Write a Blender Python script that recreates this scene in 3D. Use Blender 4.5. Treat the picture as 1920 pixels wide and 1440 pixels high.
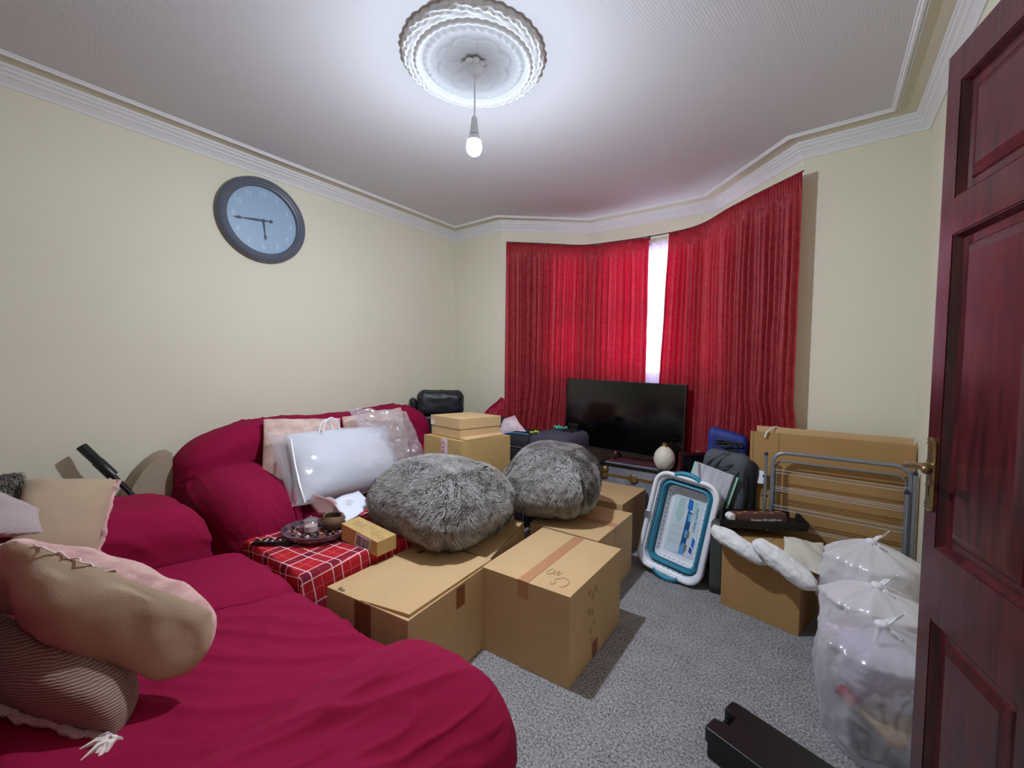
import bpy, bmesh, math, random
import numpy as np
from mathutils import Vector, Matrix, noise
R = math.radians
for o in list(bpy.data.objects): bpy.data.objects.remove(o)
S = bpy.context.scene
COL = S.collection
random.seed(7); rng = np.random.default_rng(7)

# ------------------------------------------------------------------ camera, world, light, exposure
yaw, pit, rol = R(36.93), R(2.52), R(0.66)
fw = Vector((-math.sin(yaw)*math.cos(pit), math.cos(yaw)*math.cos(pit), -math.sin(pit)))
rt = Vector((math.cos(yaw), math.sin(yaw), 0)); up = rt.cross(fw)
r2 = rt*math.cos(rol)+up*math.sin(rol); u2 = up*math.cos(rol)-rt*math.sin(rol)
cam = bpy.data.objects.new('camera', bpy.data.cameras.new('camera')); COL.objects.link(cam)
m = Matrix((r2, u2, -fw)).transposed().to_4x4(); m.translation = (0, 0, 1.25); cam.matrix_world = m
cam.data.sensor_width = 36; cam.data.lens = 774/1920*36; cam.data.clip_start = 0.02
S.camera = cam
w = bpy.data.worlds.new('overcast_sky'); S.world = w; w.use_nodes = True
bg = w.node_tree.nodes['Background']; bg.inputs[0].default_value = (0.86, 0.84, 1.0, 1); bg.inputs[1].default_value = 6.2
def lamp(name, kind, loc, power, color, **k):
    l = bpy.data.lights.new(name, kind); l.energy = power; l.color = color
    for a, b in k.items(): setattr(l, a, b)
    o = bpy.data.objects.new(name, l); COL.objects.link(o); o.location = loc; return o
BULB = (-1.215, 1.33, 2.177)
lamp('added_fill_light', 'AREA', (1.0, 0.15, 2.45), 13, (1.0, 0.95, 0.88), size=0.6)  # added fill lamp shining in through the doorway, not a known hall fitting
S.view_settings.view_transform = 'Standard'; S.view_settings.look = 'None'
S.view_settings.gamma = 1; S.view_settings.use_curve_mapping = False
S.view_settings.exposure = 0.22

# ------------------------------------------------------------------ helpers
def lin(c):
    return tuple(((v/255)/12.92 if v <= 10 else (((v/255)+.055)/1.055)**2.4) for v in c)
MATS = {}
def mat(name, rgb, rough=.6, metal=0, spec=.5, var=0, vscale=8, bump=0, bscale=60, rgb2=None, sheen=0, coat=0, emit=None, es=0, trans=0, stretch=None, detail=6, bdist=.002):
    if name in MATS: return MATS[name]
    M = bpy.data.materials.new(name); M.use_nodes = True; MATS[name] = M
    nt = M.node_tree; N = nt.nodes; L = nt.links; b = N['Principled BSDF']
    b.inputs['Base Color'].default_value = (*lin(rgb), 1)
    b.inputs['Roughness'].default_value = rough; b.inputs['Metallic'].default_value = metal
    b.inputs['Specular IOR Level'].default_value = spec
    if sheen: b.inputs['Sheen Weight'].default_value = sheen
    if coat: b.inputs['Coat Weight'].default_value = coat; b.inputs['Coat Roughness'].default_value = .15
    if trans: b.inputs['Transmission Weight'].default_value = trans
    if emit: b.inputs['Emission Color'].default_value = (*lin(emit), 1); b.inputs['Emission Strength'].default_value = es
    tc = N.new('ShaderNodeTexCoord'); mp = N.new('ShaderNodeMapping'); L.new(tc.outputs['Object'], mp.inputs[0])
    if stretch: mp.inputs['Scale'].default_value = stretch
    if var or rgb2:
        n = N.new('ShaderNodeTexNoise'); n.inputs['Scale'].default_value = vscale; n.inputs['Detail'].default_value = detail
        L.new(mp.outputs[0], n.inputs['Vector'])
        r = N.new('ShaderNodeValToRGB'); L.new(n.outputs['Fac'], r.inputs[0]); L.new(r.outputs[0], b.inputs['Base Color'])
        a = lin(rgb); c = lin(rgb2) if rgb2 else tuple(x*(1-var) for x in a)
        r.color_ramp.elements[0].position = .35; r.color_ramp.elements[1].position = .65
        r.color_ramp.elements[0].color = (*c, 1); r.color_ramp.elements[1].color = (*a, 1)
    if bump:
        n = N.new('ShaderNodeTexNoise'); n.inputs['Scale'].default_value = bscale; n.inputs['Detail'].default_value = detail
        L.new(mp.outputs[0], n.inputs['Vector'])
        bp = N.new('ShaderNodeBump'); bp.inputs['Strength'].default_value = bump; bp.inputs['Distance'].default_value = bdist
        L.new(n.outputs['Fac'], bp.inputs['Height']); L.new(bp.outputs[0], b.inputs['Normal'])
    return M

def put(name, me, m=None, parent=None, smooth=False, loc=None, rot=None):
    o = bpy.data.objects.new(name, me); COL.objects.link(o)
    if m and not me.materials: me.materials.append(m)
    if smooth:
        me.polygons.foreach_set('use_smooth', [True]*len(me.polygons))
    if parent: o.parent = parent
    if loc is not None: o.location = loc
    if rot is not None: o.rotation_euler = rot
    return o
def obj(name, bm, m, parent=None, smooth=False, loc=None, rot=None, bevel=0, angle=40):
    if bevel:
        bmesh.ops.bevel(bm, geom=list(bm.edges), offset=bevel, segments=2, affect='EDGES', profile=.5)
    bmesh.ops.recalc_face_normals(bm, faces=bm.faces)
    me = bpy.data.meshes.new(name); bm.to_mesh(me); bm.free()
    o = put(name, me, m, parent, smooth, loc, rot)
    if smooth:
        try: me.set_sharp_from_angle(angle=R(angle))
        except Exception: pass
    return o
def tag(o, label=None, cat=None, group=None, kind=None):
    if label: o['label'] = label
    if cat: o['category'] = cat
    if group: o['group'] = group
    if kind: o['kind'] = kind
    return o
def thing(name, label, cat, loc=(0, 0, 0), rot=(0, 0, 0), group=None):
    o = bpy.data.objects.new(name, None); COL.objects.link(o); o.empty_display_size = .05
    o.location = loc; o.rotation_euler = rot
    return tag(o, label, cat, group)
def struct(name, bm, m, parent=None, **k):
    o = obj(name, bm, m, parent, **k)
    if not parent: o['kind'] = 'structure'
    return o
def BM(): return bmesh.new()
def box(bm, lo, hi, M=None):
    vs = [bm.verts.new((x, y, z)) for z in (lo[2], hi[2]) for x, y in ((lo[0], lo[1]), (hi[0], lo[1]), (hi[0], hi[1]), (lo[0], hi[1]))]
    if M: 
        for v in vs: v.co = M @ v.co
    for f in ((0, 3, 2, 1), (4, 5, 6, 7), (0, 1, 5, 4), (1, 2, 6, 5), (2, 3, 7, 6), (3, 0, 4, 7)): bm.faces.new([vs[i] for i in f])
    return vs
def bbox(lo, hi): b = BM(); box(b, lo, hi); return b
def hexa(bm, lo4, hi4):
    a = [bm.verts.new(p) for p in lo4]; b = [bm.verts.new(p) for p in hi4]
    bm.faces.new(a[::-1]); bm.faces.new(b)
    for i in range(4): bm.faces.new([a[i], a[(i+1) % 4], b[(i+1) % 4], b[i]])
def prism(bm, pts, z0, z1, M=None):
    a = [bm.verts.new((p[0], p[1], z0)) for p in pts]; b = [bm.verts.new((p[0], p[1], z1)) for p in pts]
    if M:
        for v in a+b: v.co = M @ v.co
    bm.faces.new(a[::-1]); bm.faces.new(b); n = len(pts)
    for i in range(n): bm.faces.new([a[i], a[(i+1) % n], b[(i+1) % n], b[i]])
def lathe(bm, prof, seg=24, c=(0, 0, 0), M=None, cap=True):
    rings = []
    for r, z in prof:
        ring = [bm.verts.new((c[0]+r*math.cos(2*math.pi*i/seg), c[1]+r*math.sin(2*math.pi*i/seg), c[2]+z)) for i in range(seg)]
        if M:
            for v in ring: v.co = M @ v.co
        rings.append(ring)
    for a, b in zip(rings, rings[1:]):
        for i in range(seg): bm.faces.new([a[i], a[(i+1) % seg], b[(i+1) % seg], b[i]])
    if cap:
        bm.faces.new(rings[0][::-1]); bm.faces.new(rings[-1])
def tube(bm, pts, r, seg=8, closed=False, cap=True):
    pts = [Vector(p) for p in pts]; n = len(pts); rings = []
    rr = r if hasattr(r, '__len__') else [r]*n
    prev = None
    for i, p in enumerate(pts):
        if closed: t = pts[(i+1) % n]-pts[i-1]
        else: t = pts[min(i+1, n-1)]-pts[max(i-1, 0)]
        t.normalize()
        if prev is None:
            a = t.cross(Vector((0, 0, 1)))
            if a.length < .1: a = t.cross(Vector((1, 0, 0)))
        else: a = prev-t*prev.dot(t)
        a.normalize(); prev = a; b = t.cross(a)
        rings.append([bm.verts.new(p+(a*math.cos(2*math.pi*k/seg)+b*math.sin(2*math.pi*k/seg))*rr[i]) for k in range(seg)])
    for i in range(n if closed else n-1):
        A, B = rings[i], rings[(i+1) % n]
        for k in range(seg): bm.faces.new([A[k], A[(k+1) % seg], B[(k+1) % seg], B[k]])
    if cap and not closed: bm.faces.new(rings[0][::-1]); bm.faces.new(rings[-1])
def smoothpath(pts, n=6):
    P = [Vector(p) for p in pts]; out = []
    for i in range(len(P)-1):
        a = P[max(i-1, 0)]; b = P[i]; c = P[i+1]; d = P[min(i+2, len(P)-1)]
        for k in range(n):
            t = k/n
            out.append(.5*((2*b)+(c-a)*t+(2*a-5*b+4*c-d)*t*t+(3*b-a-3*c+d)*t*t*t))
    out.append(P[-1]); return out
def nz(p, s=1, seed=0): return noise.noise(Vector((p[0]*s+seed*7.3, p[1]*s+seed*3.1, p[2]*s-seed*5.7)))
def ridge(p, s=1, seed=0): return 1-abs(nz(p, s, seed))*2
def rbox(half, r, n=10, fn=None):
    """rounded box centred on the origin, n cells along each side; fn(p, nrm) -> new p"""
    bm = BM(); h = Vector(half); key = {}
    def vert(p):
        k = (round(p[0], 5), round(p[1], 5), round(p[2], 5))
        if k in key: return key[k]
        q = Vector([p[i]*h[i] for i in range(3)])
        core = Vector([max(-(h[i]-r), min(h[i]-r, q[i])) for i in range(3)])
        d = q-core
        # remap edge zone to a quarter round
        if d.length > 1e-9:
            e = Vector([d[i]/r for i in range(3)])
            mx = max(abs(x) for x in e)
            d = e.normalized()*mx*r if mx > 0 else d
        nrm = d.normalized() if d.length > 1e-9 else Vector(p).normalized()
        c = core+d
        if fn: c = fn(c, nrm)
        v = bm.verts.new(c); key[k] = v; return v
    ts = [-1+2*i/n for i in range(n+1)]
    for ax in range(3):
        for s in (-1, 1):
            g = []
            for a in ts:
                row = []
                for b in ts:
                    p = [0, 0, 0]; p[ax] = s; p[(ax+1) % 3] = a; p[(ax+2) % 3] = b
                    row.append(vert(tuple(p)))
                g.append(row)
            for i in range(n):
                for j in range(n):
                    f = [g[i][j], g[i+1][j], g[i+1][j+1], g[i][j+1]]
                    bm.faces.new(f if s > 0 else f[::-1])
    return bm
def pillow(c4, thick, n=22, puff=.45, wr=.006, seed=1, ear=.06, wsc=9, nrm=None, rnd=0):
    """cushion from four corner points (tl, tr, br, bl)"""
    P = [Vector(p) for p in c4]; bm = BM()
    if nrm is None: nrm = (P[1]-P[0]).cross(P[3]-P[0]).normalized()
    nrm = Vector(nrm); S_ = []
    for side in (1, -1):
        g = []
        for i in range(n+1):
            row = []
            for j in range(n+1):
                u = -math.cos(math.pi*i/n); v = -math.cos(math.pi*j/n)
                k = 1-ear*(1-abs(v)**2)*abs(u)**3; k2 = 1-ear*(1-abs(u)**2)*abs(v)**3
                k *= 1-rnd*v*v/2; k2 *= 1-rnd*u*u/2
                uu = (u*k+1)/2; vv = (v*k2+1)/2
                b = P[0].lerp(P[1], uu).lerp(P[3].lerp(P[2], uu), vv)
                t = ((1-u*u)*(1-v*v))
                t = max(t, 0)**puff
                q = b+nrm*side*thick/2*t
                w_ = wr*(nz(q, wsc, seed)+.6*nz(q, wsc*2.3, seed+3))*min(1, 3*t)
                e = .5*wr*nz(b, wsc*2, seed+9) if t < .3 else 0
                q += nrm*side*w_+Vector((0, 0, e))
                row.append(q)
            g.append(row)
        S_.append(g)
    V = {}
    def gv(s, i, j):
        if i in (0, n) or j in (0, n): s = 0
        if (s, i, j) not in V: V[(s, i, j)] = bm.verts.new(S_[s][i][j])
        return V[(s, i, j)]
    for s in (0, 1):
        for i in range(n):
            for j in range(n):
                f = [gv(s, i, j), gv(s, i+1, j), gv(s, i+1, j+1), gv(s, i, j+1)]
                try: bm.faces.new(f if s else f[::-1])
                except ValueError: pass
    return bm
def sheet(grid, thick=0, nrm=None):
    bm = BM(); V = [[bm.verts.new(p) for p in row] for row in grid]
    for i in range(len(V)-1):
        for j in range(len(V[0])-1): bm.faces.new([V[i][j], V[i+1][j], V[i+1][j+1], V[i][j+1]])
    return bm
def quadsheet(c4, n=10, fn=None):
    P = [Vector(p) for p in c4]; g = []
    for i in range(n+1):
        row = []
        for j in range(n+1):
            u, v = i/n, j/n; q = P[0].lerp(P[1], u).lerp(P[3].lerp(P[2], u), v)
            row.append(fn(q, u, v) if fn else q)
        g.append(row)
    return sheet(g)
def text(s, size, M, m, parent, name='lettering', depth=.0004, align='CENTER', shear=0, bold=0):
    cu = bpy.data.curves.new(name, 'FONT'); cu.body = s; cu.size = size; cu.extrude = depth; cu.align_x = align; cu.align_y = 'CENTER'
    cu.shear = shear; cu.offset = bold; cu.resolution_u = 3
    o = bpy.data.objects.new(name, cu); COL.objects.link(o)
    dg = bpy.context.evaluated_depsgraph_get(); me = bpy.data.meshes.new_from_object(o.evaluated_get(dg))
    bpy.data.objects.remove(o); bpy.data.curves.remove(cu)
    me.name = name; me.materials.clear(); me.transform(M)
    return put(name, me, m, parent)
def frame(o, x, y):
    """matrix with origin o, x axis x, y axis y, z = x cross y"""
    x = Vector(x).normalized(); y = Vector(y); y = (y-x*y.dot(x)).normalized(); z = x.cross(y)
    M = Matrix((x, y, z)).transposed().to_4x4(); M.translation = Vector(o); return M

# ------------------------------------------------------------------ materials
WALL = mat('cream_paint', (226, 221, 198), .75, var=.05, vscale=1.2, bump=.08, bscale=250)
WHITE = mat('white_plaster', (224, 224, 224), .6, bump=.05, bscale=80)
def ceiling_mat():
    M = mat('woven_ceiling_paper', (208, 206, 208), .8); nt = M.node_tree; N = nt.nodes; L = nt.links; b = N['Principled BSDF']
    tc = N.new('ShaderNodeTexCoord'); hs = []
    for ang, sc in ((0, 28), (90, 60)):
        mp = N.new('ShaderNodeMapping'); mp.inputs['Rotation'].default_value = (0, 0, R(ang+8)); L.new(tc.outputs['Object'], mp.inputs[0])
        wv = N.new('ShaderNodeTexWave'); wv.inputs['Scale'].default_value = sc; wv.inputs['Distortion'].default_value = 1.2
        L.new(mp.outputs[0], wv.inputs['Vector']); hs.append(wv.outputs['Fac'])
    mx = N.new('ShaderNodeMath'); mx.operation = 'MULTIPLY'; L.new(hs[0], mx.inputs[0]); L.new(hs[1], mx.inputs[1])
    bp = N.new('ShaderNodeBump'); bp.inputs['Strength'].default_value = .35; bp.inputs['Distance'].default_value = .0015
    L.new(mx.outputs[0], bp.inputs['Height']); L.new(bp.outputs[0], b.inputs['Normal']); return M
CEIL = ceiling_mat()
def carpet_mat():
    M = mat('grey_flecked_carpet', (120, 120, 124), .95, spec=.1); nt = M.node_tree; N = nt.nodes; L = nt.links; b = N['Principled BSDF']
    tc = N.new('ShaderNodeTexCoord')
    n1 = N.new('ShaderNodeTexNoise'); n1.inputs['Scale'].default_value = 120; n1.inputs['Detail'].default_value = 4; n1.inputs['Roughness'].default_value = .7
    n2 = N.new('ShaderNodeTexNoise'); n2.inputs['Scale'].default_value = 9; n2.inputs['Detail'].default_value = 3
    for n in (n1, n2): L.new(tc.outputs['Object'], n.inputs['Vector'])
    mx = N.new('ShaderNodeMath'); mx.operation = 'MULTIPLY_ADD'; mx.inputs[1].default_value = .10
    L.new(n2.outputs['Fac'], mx.inputs[0]); L.new(n1.outputs['Fac'], mx.inputs[2])
    r = N.new('ShaderNodeValToRGB'); L.new(mx.outputs[0], r.inputs[0]); e = r.color_ramp.elements
    e[0].position = .38; e[0].color = (*lin((72, 71, 73)), 1); e[1].position = .72; e[1].color = (*lin((198, 196, 197)), 1)
    L.new(r.outputs[0], b.inputs['Base Color'])
    bp = N.new('ShaderNodeBump'); bp.inputs['Strength'].default_value = 1; bp.inputs['Distance'].default_value = .006
    L.new(n1.outputs['Fac'], bp.inputs['Height']); L.new(bp.outputs[0], b.inputs['Normal']); return M
CARPET = carpet_mat()
COVER = mat('crimson_stretch_cover', (144, 17, 60), .9, spec=.15, var=.08, vscale=3, bump=.5, bscale=7, bdist=.012, stretch=(1, 1, 2.2), detail=3)
CARD = mat('brown_cardboard', (204, 170, 124), .75, spec=.25, var=.07, vscale=6, bump=.12, bscale=90)
CARD_D = mat('darker_cardboard', (176, 138, 88), .78, spec=.25, var=.07, vscale=6, bump=.12, bscale=90)
CARD_Y = mat('yellow_cardboard', (196, 162, 104), .7, spec=.3, var=.1, vscale=14)
TAPE = mat('brown_parcel_tape', (190, 138, 98), .35, spec=.5)
TAPE_D = mat('dark_parcel_tape', (142, 84, 52), .35, spec=.5)
BLACK = mat('black_plastic', (16, 16, 18), .35)
BLACKM = mat('matt_black', (14, 14, 15), .6)
WHITEP = mat('white_plastic', (232, 234, 240), .35)
BRASS = mat('aged_brass', (164, 142, 98), .32, metal=.85, var=.35, vscale=30)
STEEL = mat('grey_painted_steel', (142, 146, 154), .35, metal=.5)
def wood_mat():
    M = mat('mahogany_stain', (80, 22, 22), .28, spec=.5, coat=.25); nt = M.node_tree; N = nt.nodes; L = nt.links; b = N['Principled BSDF']
    tc = N.new('ShaderNodeTexCoord'); mp = N.new('ShaderNodeMapping'); mp.inputs['Scale'].default_value = (9, 9, .9)
    L.new(tc.outputs['Object'], mp.inputs[0]); n = N.new('ShaderNodeTexNoise'); n.inputs['Scale'].default_value = 6; n.inputs['Detail'].default_value = 9; n.inputs['Distortion'].default_value = .8
    L.new(mp.outputs[0], n.inputs['Vector']); r = N.new('ShaderNodeValToRGB'); L.new(n.outputs['Fac'], r.inputs[0]); e = r.color_ramp.elements
    e[0].position = .3; e[0].color = (*lin((46, 16, 22)), 1); e[1].position = .72; e[1].color = (*lin((92, 32, 36)), 1)
    L.new(r.outputs[0], b.inputs['Base Color'])
    bp = N.new('ShaderNodeBump'); bp.inputs['Strength'].default_value = .12; bp.inputs['Distance'].default_value = .002
    L.new(n.outputs['Fac'], bp.inputs['Height']); L.new(bp.outputs[0], b.inputs['Normal']); return M
WOOD = wood_mat()
def curtain_mat():
    M = bpy.data.materials.new('red_damask_curtain'); M.use_nodes = True; nt = M.node_tree; N = nt.nodes; L = nt.links
    N.remove(N['Principled BSDF']); out = N['Material Output']
    tc = N.new('ShaderNodeTexCoord'); n = N.new('ShaderNodeTexNoise'); n.inputs['Scale'].default_value = 22; n.inputs['Detail'].default_value = 5; n.inputs['Distortion'].default_value = 2.2
    L.new(tc.outputs['Object'], n.inputs['Vector'])
    r = N.new('ShaderNodeValToRGB'); L.new(n.outputs['Fac'], r.inputs[0]); e = r.color_ramp.elements
    e[0].position = .42; e[0].color = (*lin((152, 50, 58)), 1); e[1].position = .56; e[1].color = (*lin((178, 70, 75)), 1)
    d = N.new('ShaderNodeBsdfDiffuse'); t = N.new('ShaderNodeBsdfTranslucent'); g = N.new('ShaderNodeBsdfGlossy'); g.inputs['Roughness'].default_value = .5
    L.new(r.outputs[0], d.inputs[0]); t.inputs[0].default_value = (*lin((255, 26, 135)), 1); g.inputs[0].default_value = (.9, .5, .5, 1)
    m1 = N.new('ShaderNodeMixShader'); m1.inputs[0].default_value = .44; L.new(d.outputs[0], m1.inputs[1]); L.new(t.outputs[0], m1.inputs[2])
    m2 = N.new('ShaderNodeMixShader'); m2.inputs[0].default_value = .05; L.new(m1.outputs[0], m2.inputs[1]); L.new(g.outputs[0], m2.inputs[2])
    bp = N.new('ShaderNodeBump'); bp.inputs['Strength'].default_value = .6; bp.inputs['Distance'].default_value = .004
    L.new(n.outputs['Fac'], bp.inputs['Height'])
    for s in (d, g): L.new(bp.outputs[0], s.inputs['Normal'])
    L.new(m2.outputs[0], out.inputs[0]); return M
CURT = curtain_mat()
def film(name, tint, alpha, gloss=.12, rough=.12, bumps=40, bstr=.6, trl=.5):
    """thin plastic film: see-through share, milky share, shiny share"""
    M = bpy.data.materials.new(name); M.use_nodes = True; nt = M.node_tree; N = nt.nodes; L = nt.links
    N.remove(N['Principled BSDF']); out = N['Material Output']
    tr = N.new('ShaderNodeBsdfTransparent'); d = N.new('ShaderNodeBsdfDiffuse'); t = N.new('ShaderNodeBsdfTranslucent'); g = N.new('ShaderNodeBsdfGlossy')
    for s in (d, t): s.inputs[0].default_value = (*lin(tint), 1)
    g.inputs['Roughness'].default_value = rough
    m0 = N.new('ShaderNodeMixShader'); m0.inputs[0].default_value = trl; L.new(d.outputs[0], m0.inputs[1]); L.new(t.outputs[0], m0.inputs[2])
    m1 = N.new('ShaderNodeMixShader'); m1.inputs[0].default_value = alpha; L.new(tr.outputs[0], m1.inputs[1]); L.new(m0.outputs[0], m1.inputs[2])
    m2 = N.new('ShaderNodeMixShader'); m2.inputs[0].default_value = gloss; L.new(m1.outputs[0], m2.inputs[1]); L.new(g.outputs[0], m2.inputs[2])
    tc = N.new('ShaderNodeTexCoord'); n = N.new('ShaderNodeTexNoise'); n.inputs['Scale'].default_value = bumps; n.inputs['Detail'].default_value = 3; n.inputs['Distortion'].default_value = 1
    L.new(tc.outputs['Object'], n.inputs['Vector']); bp = N.new('ShaderNodeBump'); bp.inputs['Strength'].default_value = bstr; bp.inputs['Distance'].default_value = .01
    L.new(n.outputs['Fac'], bp.inputs['Height'])
    for s in (g, d): L.new(bp.outputs[0], s.inputs['Normal'])
    L.new(m2.outputs[0], out.inputs[0]); MATS[name] = M; return M
NET = film('white_net', (216, 208, 238), .70, gloss=0.0, bumps=30, trl=.6)
GLASS = film('window_glass', (255, 255, 255), .02, gloss=.05, rough=.02, bumps=1, bstr=0)
BAGW = film('milky_bag_film', (246, 243, 246), .86, gloss=.09, rough=.2, bumps=7, bstr=1, trl=.3)
BAGC = film('clear_bag_film', (238, 239, 248), .40, gloss=.13, rough=.16, bumps=7, bstr=1, trl=.35)
WRAP = film('glossy_clear_wrap', (236, 232, 240), .3, gloss=.14, rough=.08, bumps=14, bstr=.9)
JAR = film('clear_jar_glass', (235, 235, 240), .15, gloss=.15, rough=.03, bumps=1, bstr=0)

# ------------------------------------------------------------------ the room
ZC = 2.535
PATH = [(-2.93, -1.3), (-2.93, 2.94), (-2.34, 2.94), (-1.73, 3.46), (-.69, 3.51), (-.13, 2.94), (.39, 2.94), (.39, .74)]
struct('floor', bbox((-3.2, -1.5, -.05), (1.7, 3.8, 0)), CARPET)
struct('ceiling', bbox((-3.2, -1.5, ZC), (1.7, 3.8, ZC+.1)), CEIL)
def seg_frame(a, b):
    a = Vector((*a, 0)); b = Vector((*b, 0)); x = (b-a); ln = x.length; x.normalize()
    return frame(a, x, (-x.y, x.x, 0)), ln      # y axis points outward (left of travel)
def wall(name, a, b, hole=None, ext=(0, 0)):
    M, ln = seg_frame(a, b); bm = BM(); t = .14
    if hole:
        x0, x1, z0, z1 = hole
        box(bm, (-ext[0], 0, 0), (x0, t, ZC), M); box(bm, (x1, 0, 0), (ln+ext[1], t, ZC), M)
        box(bm, (x0, 0, 0), (x1, t, z0), M); box(bm, (x0, 0, z1), (x1, t, ZC), M)
    else: box(bm, (-ext[0], 0, 0), (ln+ext[1], t, ZC), M)
    return struct(name, bm, WALL), M, ln
wall('wall_left', PATH[0], PATH[1], ext=(.14, .14))
wall('wall_back_left', PATH[1], PATH[2])
_, WM1, l1 = wall('wall_bay_left', PATH[2], PATH[3], (.40, .76, 1.12, 2.27))
_, WM2, l2 = wall('wall_bay_back', PATH[3], PATH[4], (.10, .93, 1.12, 2.27), ext=(.06, .06))
_, WM3, l3 = wall('wall_bay_right', PATH[4], PATH[5], (.03, .37, 1.12, 2.27))
wall('wall_back_right', PATH[5], PATH[6], ext=(0, .14))
wall('wall_right', PATH[6], PATH[7])
struct('wall_right_above_door', bbox((.39, -.1, 2.02), (.53, .74, ZC)), WALL)
struct('wall_right_front', bbox((.39, -1.3, 0), (.53, -.1, ZC)), WALL)
struct('wall_front', bbox((-3.07, -1.44, 0), (.53, -1.3, ZC)), WALL)
struct('wall_hall_far', bbox((1.5, -1.3, 0), (1.6, 1.4, ZC)), WALL)
struct('wall_hall_end', bbox((.53, 1.3, 0), (1.5, 1.4, ZC)), WALL)
struct('wall_hall_front', bbox((.53, -1.4, 0), (1.6, -1.3, ZC)), WALL)
def inset(path, d):
    out = []
    for i, p in enumerate(path):
        p = Vector(p); ns = []
        if i > 0: t = (p-Vector(path[i-1])).normalized(); ns.append(Vector((t.y, -t.x)))
        if i < len(path)-1: t = (Vector(path[i+1])-p).normalized(); ns.append(Vector((t.y, -t.x)))
        n = ns[0]+ns[-1]; n.normalize(); out.append(p+n*(d/n.dot(ns[0])))
    return out
def sweep(names, path, prof, m):
    rings = [[(q.x, q.y, z) for q, z in zip([inset(path, d)[i] for d, _ in prof], [z for _, z in prof])] for i in range(len(path))]
    for i, nm in enumerate(names):
        bm = BM(); a = [bm.verts.new(p) for p in rings[i]]; b = [bm.verts.new(p) for p in rings[i+1]]; n = len(a)
        for k in range(n): bm.faces.new([a[k], b[k], b[(k+1) % n], a[(k+1) % n]])
        bm.faces.new(a); bm.faces.new(b[::-1]); struct(nm, bm, m)
FULL = PATH[:-1]+[(.39, -1.3)]
cove = [(0, 2.455), (.007, 2.455), (.009, 2.466), (.016, 2.475), (.028, 2.487), (.036, 2.491), (.037, 2.498), (.043, 2.503), (.052, 2.507), (.054, 2.516), (.062, 2.519), (.062, ZC), (0, ZC)]
sweep(['trim_%d' % i for i in range(1, 8)], FULL, cove, WHITE)
bead = [(.135, ZC), (.137, ZC-.009), (.141, ZC-.012), (.144, ZC-.008), (.149, ZC-.014), (.156, ZC-.014), (.160, ZC-.006), (.165, ZC-.006), (.168, ZC)]
sweep(['trim_%d' % i for i in range(8, 15)], FULL, bead, WHITE)
skirt = [(0, 0), (.018, 0), (.018, .10), (.012, .12), (0, .125)]
sweep(['baseboard_left', 'baseboard_back_left', 'baseboard_bay_left', 'baseboard_bay_back', 'baseboard_bay_right', 'baseboard_back_right', 'baseboard_right'], PATH, skirt, WHITE)
# painted flat band between cove and bead
BAND = mat('cream_ceiling_band', (214, 208, 184), .8)
sweep(['trim_%d' % i for i in range(15, 22)], FULL, [(.062, ZC), (.062, ZC-.002), (.136, ZC-.002), (.136, ZC)], BAND)

# windows: white plastic frames, transom, panes
FRAME = mat('white_window_plastic', (225, 225, 232), .4)
def window(name, M, x0, x1, panes, z0=1.12, z1=2.27, zt=1.69):
    bm = BM(); y0, y1 = .015, .075; f = .055
    box(bm, (x0, y0, z0), (x0+f, y1, z1), M); box(bm, (x1-f, y0, z0), (x1, y1, z1), M)
    box(bm, (x0+f, y0, z0), (x1-f, y1, z0+.09), M); box(bm, (x0+f, y0, z1-.05), (x1-f, y1, z1), M)
    o = struct(name, bm, FRAME)
    xs = [x0+f]+panes+[x1-f]
    bm = BM(); box(bm, (x0+f, y0-.006, zt), (x1-f, y1-.005, zt+.075), M); obj('transom', bm, FRAME, o)
    for p in panes:
        bm = BM(); box(bm, (p-.03, y0, z0+.09), (p+.03, y1-.008, zt), M); box(bm, (p-.03, y0, zt+.075), (p+.03, y1-.008, z1-.05), M); obj('mullion', bm, FRAME, o)
    for a, b in zip(xs, xs[1:]):
        for za, zb in ((z0+.09, zt), (zt+.075, z1-.05)):
            bm = BM(); box(bm, (a, .043, za), (b, .047, zb), M); obj('pane', bm, GLASS, o)
    bm = BM(); box(bm, (x0, -.03, z0-.03), (x1, .05, z0+.002), M); obj('window_sill', bm, FRAME, o)
window('window_1', WM1, .40, .76, [])
window('window_2', WM2, .10, .93, [])
window('window_3', WM3, .03, .37, [])

# ------------------------------------------------------------------ ceiling rose and pendant
cx, cy = -1.22, 1.33
rose = thing('ceiling_rose', 'round white plaster ceiling rose with scalloped rim and rope ring', 'ceiling rose', (cx, cy, ZC))
def h_rose(r, t):
    u = r
    if u > .262: z = .013+.016*((.293-u)/.031)**.5+.003*math.sin(16*t+5*math.sin(r*90))
    elif u > .247: z = .029+.004*math.sin((u-.247)/.015*math.pi)
    elif u > .222: z = .03+.014*math.sin((u-.222)/.025*math.pi)
    elif u > .212: z = .022
    elif u > .178:
        s = (u-.178)/.034; z = .022+.016*math.sin(s*math.pi)*(.45+.55*abs(math.sin(18*t+s*2.6)))
    elif u > .165: z = .022
    else:
        z = .020-.010*math.cos(u/.165*math.pi/2)
        lobe = abs(math.sin(4*t)); ring = math.exp(-((u-.128-.022*lobe)/.009)**2); z += .010*ring
        leaf = max(0, math.cos(8*t))**3; z += .011*leaf*math.exp(-((u-.085)/.03)**2)
        z += .006*max(0, math.cos(8*t+math.pi))**8*math.exp(-((u-.11)/.012)**2)
    return max(z, .002)
bm = BM(); NA, NR = 288, 62; g = []
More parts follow.
